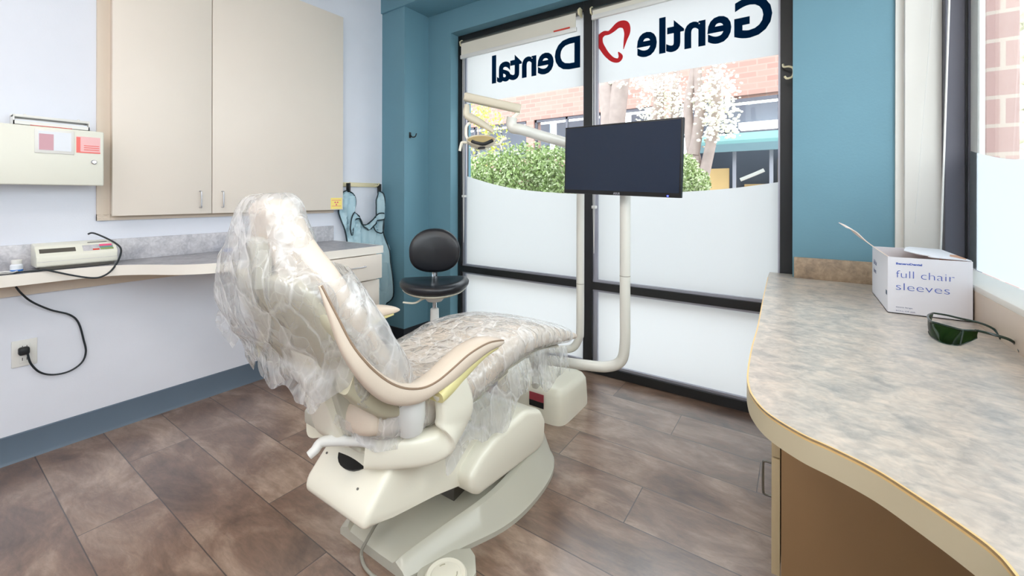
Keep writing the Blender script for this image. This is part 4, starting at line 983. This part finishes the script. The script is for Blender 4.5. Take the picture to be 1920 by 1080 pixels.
dl = thing('dental_light', 'off-white jointed dental lamp on a pipe post beside the window', 'dental light', (-1.16, 2.42, 0))
PL = at(1088, 500, 'y', 2.42); X2 = PL.x
ps = EYE+ray(1062, 268)*2.52; el = EYE+ray(962, 240)*2.42
tube('post', [(X2, 2.42, 1.535), (X2, 2.42, 1.0), (X2, 2.42, .45), (X2-.008, 2.42, .36), (X2-.05, 2.42, .29), (X2-.13, 2.41, .265), (X2-.24, 2.40, .25)], 0.0245, 'pipe', dl, 16, 8)
tube('foot_pipe', [(X2-.24, 2.40, .25), (X2-.27, 2.37, .235), (X2-.28, 2.34, .17)], 0.023, 'pipe', dl, 14, 5)
tube('pipe_joint', [(X2, 2.42, .700), (X2, 2.42, .704)], 0.0252, 'cable_grey', dl, 18, 1)
a1 = tube('lower_arm', [(X2, 2.42, 1.53), (X2-.01, 2.415, 1.555), ps, ps.lerp(el, .5), el+Vector((0.05, 0.02, -.012)), el, el+Vector((-.012, 0, .03)), el+Vector((-.006, 0, .062))], 0.031, 'pipe', dl, 16, 6)
e2 = EYE+ray(973, 204)*2.42; e3 = EYE+ray(873, 182)*2.42
tube('joint_pin', [el+Vector((-.004, 0, .06)), e2-Vector((0, 0, .02))], 0.012, 'cream', dl, 12, 1)
# upper arm: rounded square section
bm = bmesh.new(); d = (e2-e3).normalized(); sdv = d.cross(Vector((0, 0, 1))).normalized(); upv = sdv.cross(d)
rings(bm, [superring(e3.lerp(e2, q), sdv, upv, .026*k, .0235*k, 4, 20) for q, k in ((-.02, .9), (0, 1.05), (.93, 1.05), (.98, 1.12), (1.03, 1.0))]); link('upper_arm', bm, 'lamp_beige', dl, 40)
h0 = EYE+ray(875, 195)*2.42
def lp(px, py, k=2.42): return EYE+ray(px, py)*k
tube('drop_tube', [lp(876, 196), lp(875, 214), lp(883, 221), lp(893, 226), lp(913, 238), lp(925, 247)], lambda t: 0.016+0.016*math.sin(PI*min(1, t*1.05)), 'lamp_beige', dl, 12, 6, flat=0.7)
tube('yoke', [lp(885, 228), lp(875, 236), lp(874, 254), lp(880, 266)], 0.008, 'cream', dl, 10)
tube('yoke', [lp(880, 268), lp(862+6, 267), lp(865, 270), lp(862, 283)], 0.008, 'cream', dl, 10)
bm = bmesh.new(); hc = lp(902, 264, 2.40); ax = Vector((0.25, -0.35, 0.9)).normalized()
blathe(bm, [(.012, -.045), (.05, -.038), (.078, -.012), (.084, .008), (.080, .012), (.07, -.004), (.045, -.024), (.01, -.03)], hc, ax, 28)
for v in bm.verts:
    rel = v.co-hc; v.co = hc+rel-r2*rel.dot(r2)*0.0
link('lamp_head', bm, 'lamp_beige', dl, 45)
bm = bmesh.new(); blathe(bm, [(.075, .006), (.06, -.004), (.03, -.012), (.002, -.014)], hc, ax, 24); link('reflector', bm, 'amber', dl, 60)
bm = bmesh.new(); btube(bm, [lp(885, 265, 2.34), lp(893, 268, 2.33), lp(908, 270, 2.33), lp(924, 263, 2.34)], 0.010, 8, 4); link('lamp_shield', bm, 'black', dl)
box('lamp_badge', lp(901, 277, 2.33).x-.02, lp(901, 277, 2.33).x+.025, lp(901, 277, 2.33).y, lp(901, 277, 2.33).y+.012, lp(901, 277, 2.33).z-.006, lp(901, 277, 2.33).z+.006, 'black', dl, 0.002)
tube('handle', [lp(920, 272), lp(936, 270), lp(941, 263), lp(950, 259)], lambda t: .006+.004*t, 'cream', dl, 10)
tube('handle', [lp(936, 270), lp(940, 276), lp(939, 281)], 0.005, 'cream', dl, 8)
P = [lp(880, 277, 2.36), lp(917, 279, 2.36), lp(910, 290, 2.36), lp(884, 292, 2.36)]
bm = bmesh.new(); A = [bm.verts.new(p) for p in P]; B = [bm.verts.new(p+fw*0.004) for p in P]; bm.faces.new(A); bm.faces.new(B[::-1])
for i in range(4): bm.faces.new([A[i], B[i], B[(i+1) % 4], A[(i+1) % 4]])
link('splash_shield', bm, 'glass', dl, 0)
tube('shield_rim', P, 0.0025, 'cream', dl, 6, 1, False, True)

# ------------------------------------------------------------------ right worktop
RT = 0.825
rw = thing('worktop', 'curved stone-patterned worktop with a tan edge below the side window', 'worktop', (0.2, 1.5, RT-.05))
edr = cr([(0.255, -1.4), (0.250, -.6), (0.238, 0.0), (0.225, .35), (.213, .60), (.2015, .709), (.193, .746), (.173, .777), (.139, .818), (.098, .861), (.047, .893), (.002, .916), (-.050, .964), (-.080, 1.023), (-.095, 1.083), (-.104, 1.17), (-.111, 1.366), (-.113, 1.60), (-.125, 2.036), (-.137, 2.60)], 6)
slab('laminate_top', edr, [(-.137, WY), (WR, WY), (WR, TY), (0.40, TY), (0.40, 2.64), (0.50, 2.64), (0.510, 2.60), (0.510, -1.4)], RT-0.004, RT, 'stone_right', rw)
edo = [(x-0.002, y) for x, y in edr]
band('edge_lip', edr[::-1], RT-0.0075, RT+0.0002, 0.0035, 'gold', rw)
band('edge_band', edr[::-1], RT-0.050, RT-0.0075, 0.0015, 'tan_band', rw)
slab('core_board', [(x+0.003, y) for x, y in edr], [(-.13, WY), (WR, WY), (WR, TY), (0.40, TY), (0.40, 2.64), (0.50, 2.64), (0.510, 2.60), (0.510, -1.4)], RT-0.05, RT-0.0045, 'tan', rw)
box('backsplash', -.022, 0.376, TY-.02, TY, RT, RT+.108, 'stone_dark', rw, 0.001)
box('backsplash', 0.492, 0.510, -1.4, 2.60, RT, .931, 'side_splash', rw, 0.001)
bc_ = thing('base_cabinet', 'tan cabinet with drawer and door under the right worktop', 'cabinet', (.2, 2.1, 0))
box('cabinet_body', -.043, .505, 1.50, 2.66, .10, RT-.051, 'brownpanel', bc_, 0.001)
box('toe_kick', .02, .50, 1.53, 2.64, 0, .10, 'base_dark', bc_)
d1_ = box('drawer', -.068, -.046, 1.500, 2.07, .462, RT-.054, 'tan', bc_, 0.001); d2_ = box('door', -.068, -.046, 1.500, 2.07, .105, .456, 'tan', bc_, 0.001)
box('door', -.068, -.046, 2.075, 2.655, .105, RT-.054, 'tan', bc_, 0.001)
hh0 = at(1440, 868, 'y', 1.53).z; hh1 = at(1440, 930, 'y', 1.53).z
handle('handle', (-.068, 1.535, hh1), (-.068, 1.535, hh0), (-.024, 0, 0), 'darksteel', d2_, .0034)

# ------------------------------------------------------------------ carton of chair sleeves
bx = thing('carton', 'opened white cardboard box with blue print standing on the right worktop', 'box', (.38, 2.25, RT))
X0, X1, Y0, Y1, Z0, Z1 = .270, .487, 2.058, 2.455, RT, RT+.205; th = .003
bm = bmesh.new(); bbox(bm, X0, X1, Y0, Y0+th, Z0, Z1); bbox(bm, X0, X1, Y1-th, Y1, Z0, Z1); bbox(bm, X0, X0+th, Y0+th, Y1-th, Z0, Z1); bbox(bm, X1-th, X1, Y0+th, Y1-th, Z0, Z1); bbox(bm, X0, X1, Y0, Y1, Z0, Z0+th)
link('carton_body', bm, 'box_card', bx)
bm = bmesh.new(); bbox(bm, X0+th+.0005, X1-th-.0005, Y0+th, Y0+th+.001, Z0+th, Z1-.004); bbox(bm, X0+th, X0+th+.001, Y0+th+.001, Y1-th-.001, Z0+th, Z1-.004); bbox(bm, X1-th-.001, X1-th, Y0+th+.001, Y1-th-.001, Z0+th, Z1-.004)
link('carton_lining', bm, 'card_inside', bx)
# left flap standing up and outwards
bm = bmesh.new(); prf = cr([(X0, Z1), (X0-.030, Z1+.024), (X0-.062, Z1+.052), (X0-.092, Z1+.086), (X0-.122, Z1+.102)], 4)
for i, (x, z) in enumerate(prf): pass
A = [[bm.verts.new((x+dx_, y, z+dz_)) for (x, z) in prf] for (y, dx_, dz_) in ((Y0+.002, 0, 0), (Y1-.03, 0, 0))]; A2 = [[bm.verts.new((x+.0022, y, z+.0022)) for (x, z) in prf] for y in (Y0+.002, Y1-.03)]
n_ = len(prf)
for i in range(n_-1):
    bm.faces.new([A[0][i], A[0][i+1], A[1][i+1], A[1][i]]); bm.faces.new([A2[0][i], A2[1][i], A2[1][i+1], A2[0][i+1]])
    bm.faces.new([A[0][i], A2[0][i], A2[0][i+1], A[0][i+1]]); bm.faces.new([A[1][i], A[1][i+1], A2[1][i+1], A2[1][i]])
bm.faces.new([A[0][-1], A2[0][-1], A2[1][-1], A[1][-1]]); bm.faces.new([A[0][0], A[1][0], A2[1][0], A2[0][0]])
link('left_flap', bm, 'flap_card', bx, 50)
# right flap folded down over the top, with a ragged torn edge
ed_ = [(X1, Y0+.012), (X0+.118, Y0+.010), (X0+.112, Y0+.03), (X0+.126, Y0+.045), (X0+.100, Y0+.07), (X0+.082, Y0+.12), (X0+.070, Y0+.165), (X0+.074, Y0+.20), (X0+.10, Y1-.06), (X0+.12, Y1-.01), (X1, Y1-.008)]
bm = bmesh.new(); bprism(bm, ed_, 'z', Z1, Z1+.0028)
for v in bm.verts: v.co.z += (X1-v.co.x)*0.05
link('right_flap', bm, 'box_card', bx, 0)
prism('torn_hole', [(X1-.035, Y0+.10), (X1-.010, Y0+.03), (X1-.004, Y0+.05), (X1-.004, Y0+.16), (X1-.02, Y0+.17)], 'z', Z1+.0036, Z1+.0046, 'card_inside', bx)
FYb = Y0-.0006
def bt_(s, size, px, py, bold, m, name, w=None):
    p = at(px, py, 'y', FYb); bm = bmesh.new(); btext(bm, s, size, p, (1, 0, 0), (0, 0, 1), .0004, bold)
    if w is not None:
        x0_ = min(v.co.x for v in bm.verts); x1_ = max(v.co.x for v in bm.verts)
        for v in bm.verts: v.co.x = p.x+(v.co.x-x0_)*w/(x1_-x0_)
    return link_raw(name, bm, m, bx, 0)
def wx(a, b, y): return at(b, y, 'y', FYb).x-at(a, y, 'y', FYb).x
bt_('BeneroDental', .0095, 1680, 495.5, .0004, 'ink', 'printed_brand', wx(1680, 1729, 495))
bt_('full chair', .0385, 1680, 520, -.0007, 'ink', 'printed_title', wx(1680, 1790, 520))
bt_('sleeves', .0385, 1680, 543, -.0007, 'ink', 'printed_title', wx(1680, 1781, 543))
bt_('extra large', .0062, 1680, 576, 0, 'ink_dark', 'printed_note', wx(1680, 1711, 576))
bt_('ROLL OF 225', .0062, 1680, 583, 0, 'ink_dark', 'printed_note', wx(1680, 1716, 583))
bm = bmesh.new(); btext(bm, 'full chair', .030, (X0-.0006, Y1-.05, Z0+.135), (0, -1, 0), (0, 0, 1), .0004, 0, 1, 0, .8); btext(bm, 'sleeves', .030, (X0-.0006, Y1-.05, Z0+.10), (0, -1, 0), (0, 0, 1), .0004, 0, 1, 0, .8)
link_raw('side_print', bm, 'ink_dark', bx, 0)
box('side_symbol', X0-.0006, X0-.0002, Y0+.015, Y0+.04, Z0+.062, Z0+.078, 'navy', bx)

# ------------------------------------------------------------------ safety glasses
gg = thing('safety_glasses', 'dark green wraparound safety glasses lying on the right worktop', 'glasses', (.42, 1.8, RT))
def gp(px, py, z): return at(px, py, 'z', z)
# front frame: from the far temple hinge across the brow to the near hinge
C0 = Vector((.420, 1.905, RT))      # middle of the lens front
# curve of lens bottom and top, in world space, front bowed towards -X/-Y side
NL = gp(1797, 618, RT+.036); FLh = gp(1748, 588, RT+.040); mid_t = gp(1741, 606, RT+.034)
top = [gp(1750, 587, RT+.040), gp(1740, 592, RT+.041), gp(1745, 602, RT+.041), gp(1760, 607, RT+.041), gp(1785, 614, RT+.041), gp(1806, 619, RT+.040), gp(1835, 620, RT+.041)]
bot = [gp(1745, 618, RT+.014), gp(1741, 622, RT+.008), gp(1746, 631, RT+.002), gp(1762, 641, RT+.001), gp(1780, 646, RT+.001), gp(1800, 647, RT+.002), gp(1832, 634, RT+.018)]
T_, B_ = cr([tuple(v) for v in top], 6), cr([tuple(v) for v in bot], 6)
bm = bmesh.new(); rows = []
for a, b in zip(T_, B_):
    a, b = Vector(a), Vector(b); rows.append([bm.verts.new(a.lerp(b, k/6)+Vector((-.35, -.3, 0))*0.006*math.sin(PI*k/6)) for k in range(7)])
for a, b in zip(rows, rows[1:]):
    for k in range(6): bm.faces.new([a[k], b[k], b[k+1], a[k+1]])
g = bmesh.ops.extrude_face_region(bm, geom=bm.faces[:])
for v in g['geom']:
    if isinstance(v, bmesh.types.BMVert): v.co += Vector((.0012, .0016, 0))
link('lens', bm, 'green_lens', gg, 60)
tube('brow_bar', top, lambda t: .0032, 'green_frame', gg, 8)
tube('lens_rim', bot, .0014, 'green_frame', gg, 6)
tube('hinge_bar', [Vector(T_[30]), Vector(B_[30])], .0028, 'green_frame', gg, 8, 1)
tube('temple', [gp(1828, 619, RT+.041), gp(1850, 624, RT+.040), gp(1872, 630, RT+.036), gp(1893, 637, RT+.030), gp(1905, 646, RT+.018), gp(1913, 661, RT+.005)], lambda t: .0052+.0015*math.sin(PI*t), 'green_frame', gg, 8, flat=.6)
tube('temple', [gp(1750, 587, RT+.040), gp(1775, 591, RT+.040), gp(1800, 597, RT+.038), gp(1835, 605, RT+.034), gp(1860, 615, RT+.026), gp(1872, 626, RT+.016), gp(1877, 636, RT+.006)], lambda t: .0046+.001*math.sin(PI*t), 'green_frame', gg, 8, flat=.6)

# ------------------------------------------------------------------ unseen ceiling fill panels (above the frame), added to brighten the room
def fill_panel(x, y, label):
    t = thing('ceiling_fill_light', label, 'ceiling light', (x, y, CZ), 'added ceiling fill panels')
    bm = bmesh.new(); w, l = .30, .60
    for a in ((x-w, x-w+.02, y-l, y+l), (x+w-.02, x+w, y-l, y+l), (x-w, x+w, y-l, y-l+.02), (x-w, x+w, y+l-.02, y+l)): bbox(bm, *a, CZ-.03, CZ)
    link('light_frame', bm, 'offwhite', t)
    box('diffuser', x-w+.02, x+w-.02, y-l+.02, y+l-.02, CZ-.014, CZ-.008, 'fill_glow', t)
fill_panel(-1.0, -0.15, 'unseen fill light panel added on the ceiling just behind the head of the dental chair')
fill_panel(-1.9, -1.2, 'unseen fill light panel added on the ceiling nearer the back wall on the left')
fill_panel(.16, -1.25, 'unseen fill light panel added on the ceiling nearer the back wall on the right')

# ------------------------------------------------------------------ outdoors
def outside(o, k='structure'): return o
gr = box('pavement', -30, 14, 2.96, 30, -.12, -.02, 'asphalt'); gr['kind'] = 'structure'
gr2 = box('pavement', .76, 14, -12, 2.96, -.12, -.02, 'asphalt'); gr2['kind'] = 'structure'
BY = 9.0
bl = thing('brick_building', 'pink brick office building across the street with windows and a turquoise awning', 'building', (-4, BY, 0))
zt = 3.165
wins = [(-9.2, -5.72, 2.2, zt), (-5.50, -3.72, 2.2, zt), (-3.42, -2.45, 2.2, zt), (-2.05, 3.2, 2.46, zt-.05)]
bm = bmesh.new()
bbox(bm, -16, 6, BY, BY+.35, zt, 5.2)
xs = [-16]+[v for w in wins for v in w[:2]]+[6]
for i in range(0, len(xs), 2): bbox(bm, xs[i], xs[i+1], BY, BY+.35, 0, zt)
for w in wins[:3]: bbox(bm, w[0], w[1], BY, BY+.35, 0, w[2])
o = link('brick_wall', bm, 'brick', bl, 0); 
for w in wins:
    f = bmesh.new(); a, b, c, d = w
    for q in ((a, b, d-.06, d), (a, b, c, c+.04), (a, a+.05, c, d), (b-.05, b, c, d)): bbox(f, q[0], q[1], BY+.05, BY+.12, q[2], q[3])
    n = max(1, round((b-a)/.9))
    for i in range(1, n): x = a+(b-a)*i/n; bbox(f, x-.025, x+.025, BY+.05, BY+.12, c, d)
    fo = link('window_frame', f, 'grey_alu', bl, 0)
    box('pane', a, b, BY+.09, BY+.10, c, d, 'glass', fo); box('room_behind', a, b, BY+1.2, BY+1.25, c-.3, d+.1, 'far_room', fo)
prism('awning', [(BY, 2.46), (BY-.55, 2.26), (BY-.55, 2.18), (BY, 2.18)], 'x', -1.62, 3.4, 'awning', bl)
box('awning_valance', -1.62, 3.4, BY-.56, BY-.52, 2.06, 2.20, 'awning_low', bl)
sh = box('shopfront', -2.05, 3.4, BY+.8, BY+.85, 0, 2.46, 'shop_dark', bl)
for x in (-2.05, -1.05, -.45, .6, 1.6): box('shop_post', x, x+.06, BY-.02, BY+.05, 0, 2.2, 'silver', bl)
box('wood_panel', -1.75, -1.12, BY+.05, BY+.12, 0, 1.80, 'wood_out', bl)
box('counter_front', -.9, 1.2, BY+.5, BY+.75, 0, 1.50, 'wood_out', bl)
tube('white_arm', [(-.95, BY+.3, 1.58), (-.72, BY+.3, 1.68), (-.55, BY+.3, 1.76)], .035, 'offwhite', bl, 8)
box('fixture_reflection', -1.0, -.1, BY+.45, BY+1.1, 2.62, 2.72, 'lamp_reflection', bl)  # glowing box stands in for a ceiling lamp mirrored in the window glass
box('dark_wall_unit', -.35, 1.0, BY+.6, BY+.75, 1.5, 2.0, 'device_dark', bl)

def leaves(bm, c, rad, n, size, aspect=0.5, hollow=0.55):
    for _ in range(n):
        v = Vector([random.gauss(0, 1) for _ in range(3)]).normalized(); r_ = random.uniform(hollow, 1.0)
        p = Vector(c)+Vector((v.x*rad[0], v.y*rad[1], v.z*rad[2]))*r_
        a = Vector([random.uniform(-1, 1) for _ in range(3)]).normalized(); b = a.cross(Vector([random.uniform(-1, 1) for _ in range(3)])).normalized(); s = size*random.uniform(.6, 1.3)
        quad(bm, p-a*s, p-b*s*aspect, p+a*s, p+b*s*aspect, random.choice((0, 0, 1)))
def limb(bm, pts, r0, r1): btube(bm, pts, lambda t: r0+(r1-r0)*t, 10, 5)
def py_(px, py, Y): return at(px, py, 'y', Y)
# blossom tree with leaning stem
def blossoms(bm, spots, Y, r=.019):
    for (px, py, w, h, n) in spots:
        for _ in range(int(n*3.2)):
            p = py_(px+random.gauss(0, w), py+random.gauss(0, h), Y+random.uniform(-.35, .35))
            bmesh.ops.create_icosphere(bm, subdivisions=1, radius=r*random.uniform(.6, 1.5), matrix=Matrix.Translation(p) @ Matrix.Diagonal((1, 1, random.uniform(.6, 1), 1)))
t1 = thing('blossom_tree', 'white blossoming tree with two leaning stems outside the right pane', 'tree', (-1.3, 6.2, 0), 'blossoming street trees')
bm = bmesh.new(); b0 = py_(1312, 370, 6.2)
limb(bm, [(b0.x, 6.2, 0), b0, py_(1322, 320, 6.2), py_(1338, 240, 6.2), py_(1343, 160, 6.2), py_(1338, 60, 6.2)], .085, .05)
limb(bm, [(b0.x-.1, 6.25, 0), py_(1305, 330, 6.25), py_(1296, 270, 6.25), py_(1290, 200, 6.25), py_(1302, 120, 6.2), py_(1300, 40, 6.2)], .10, .035)
limb(bm, [py_(1300, 290, 6.22), py_(1312, 210, 6.22), py_(1307, 120, 6.2), py_(1310, 30, 6.2)], .08, .04)
link('trunk', bm, 'bark', t1, 50)
bm = bmesh.new()
blossoms(bm, [(1340, 140, 12, 14, 22), (1365, 170, 10, 22, 40), (1350, 210, 18, 22, 60), (1335, 235, 14, 16, 36), (1368, 240, 10, 12, 16), (1318, 190, 14, 14, 30), (1325, 165, 9, 12, 16)], 6.1)
o = link('blossom', bm, 'bloom', t1, 60); o['kind'] = 'stuff'
t2 = thing('blossom_tree', 'white blossoming tree with an upright stem behind the monitor', 'tree', (-2.1, 7.3, 0), 'blossoming street trees')
bm = bmesh.new(); b0 = py_(1235, 380, 7.3)
limb(bm, [(b0.x, 7.3, 0), b0, py_(1233, 250, 7.3), py_(1236, 150, 7.3), py_(1240, 40, 7.3)], .12, .07); limb(bm, [b0, py_(1262, 250, 7.3), py_(1268, 140, 7.3), py_(1280, 30, 7.3)], .08, .04)
link('trunk', bm, 'bark', t2, 50)
bm = bmesh.new(); blossoms(bm, [(1215, 160, 14, 12, 34), (1210, 200, 10, 16, 34), (1222, 222, 12, 8, 22), (1250, 165, 14, 16, 44), (1252, 205, 16, 18, 60), (1275, 190, 12, 20, 44), (1195, 150, 10, 6, 12), (1262, 150, 8, 8, 14)], 7.2)
o = link('blossom', bm, 'bloom', t2, 60); o['kind'] = 'stuff'
t3 = thing('street_tree', 'thick grey-barked tree trunk seen beside the window mullion', 'tree', (-2.9, 6.0, 0))
bm = bmesh.new(); b0 = py_(1145, 380, 6.0)
limb(bm, [(b0.x, 6.0, 0), b0, py_(1145, 230, 6.0), py_(1136, 150, 6.0), py_(1128, 60, 6)], .16, .12); limb(bm, [b0, py_(1152, 240, 6.0), py_(1162, 160, 6.0), py_(1170, 50, 6)], .17, .11)
link('trunk', bm, 'bark', t3, 50)
bm = bmesh.new(); blossoms(bm, [(1146, 155, 5, 2, 8), (1165, 158, 6, 3, 5)], 5.9); o = link('blossom', bm, 'bloom', t3, 60); o['kind'] = 'stuff'

def bush(name, label, blobs, Y, mats, n, size):
    b0 = py_(blobs[0][0], blobs[0][1], Y); t = thing(name, label, 'shrub', (b0.x, Y, 0)); bm = bmesh.new(); st = bmesh.new()
    for (px, py, w, h) in blobs:
        c = py_(px, py, Y); e = py_(px+w, py, Y); q = py_(px, py-h, Y); rx = abs(e.x-c.x); rz = abs(q.z-c.z)
        leaves(bm, c, (rx, .35, rz), n, size)
        btube(st, [(b0.x+(c.x-b0.x)*.3, Y, -.02), (b0.x+(c.x-b0.x)*.7, Y, c.z*.5), tuple(c)], .012, 6, 3)
    o = link_raw('foliage', bm, mats, t, 0); o['kind'] = 'stuff'; link('stem', st, 'bark', t); return t
bush('leafy_shrub', 'broad green leafy shrub outside the left window pane', [(925, 325, 60, 42), (985, 320, 60, 55), (1040, 320, 55, 50), (965, 350, 90, 50), (1060, 355, 60, 50), (900, 350, 50, 40)], 4.6, ('leaf', 'leaf2'), 2600, .026)
bush('leafy_shrub', 'rounded pale green shrub below the leaning blossom tree', [(1285, 325, 26, 38), (1305, 345, 26, 32), (1275, 360, 40, 50)], 5.0, ('leaf2', 'leaf'), 2200, .022)
bush('young_tree', 'thin yellow-green sapling in the left window pane', [(915, 225, 20, 30), (928, 260, 20, 30), (895, 205, 14, 22), (905, 290, 22, 30)], 5.4, ('leafy', 'leaf2'), 170, .030)
# right side: brick pier and a tree outside the side window
p0, p1 = at(1850, 200, 'y', 3.6), at(1902, 200, 'y', 3.6)
pr = box('brick_pier', p0.x, p1.x+.02, 3.6, 4.1, -.02, 5, 'brick_near'); tag(pr, 'weathered brick pier outside the side window', 'pier')
fr_ = box('door_post', at(1822, 200, 'y', 3.2).x, at(1842, 200, 'y', 3.2).x, 3.2, 3.3, -.02, 4, 'grey_alu'); tag(fr_, 'grey metal post outside the side window left of the brick pier', 'post')
t4 = thing('blossom_tree', 'white blossoming tree at the right edge beyond the brick pier', 'tree', (2.4, 5.2, 0), 'blossoming street trees')
bm = bmesh.new(); limb(bm, [(2.7, 5.6, -.02), (2.65, 5.6, 1.6), (2.8, 5.5, 3.6)], .10, .05); link('trunk', bm, 'bark', t4, 50)
bm = bmesh.new()
for _ in range(260):
    p = py_(random.uniform(1898, 1960), random.uniform(-40, 330), 5.3+random.uniform(-.3, .3)); bmesh.ops.create_icosphere(bm, subdivisions=1, radius=.06*random.uniform(.5, 1.3), matrix=Matrix.Translation(p))
o = link('blossom', bm, 'bloom', t4, 60); o['kind'] = 'stuff'

# ------------------------------------------------------------------ light
w = bpy.data.worlds.new('world'); SC.world = w; w.use_nodes = True; nt = w.node_tree; nt.nodes.clear()
out = N(nt, 'ShaderNodeOutputWorld'); bg = N(nt, 'ShaderNodeBackground'); nt.links.new(bg.outputs[0], out.inputs[0])
bg.inputs[0].default_value = (0.90, 0.95, 1.0, 1); bg.inputs[1].default_value = 3.3
try: w.cycles.sampling_method = 'AUTOMATIC'
except Exception: pass
SC.view_settings.view_transform = 'Standard'; SC.view_settings.look = 'None'; SC.view_settings.gamma = 1; SC.view_settings.use_curve_mapping = False
SC.view_settings.exposure = 0.50
SC.cycles.transparent_max_bounces = 16; SC.cycles.max_bounces = 8; SC.cycles.diffuse_bounces = 5; SC.cycles.transmission_bounces = 8
SC.cycles.use_denoising = True
SC.cycles.sample_clamp_indirect = 6
SC.cycles.use_adaptive_sampling = True; SC.cycles.adaptive_threshold = 0.02
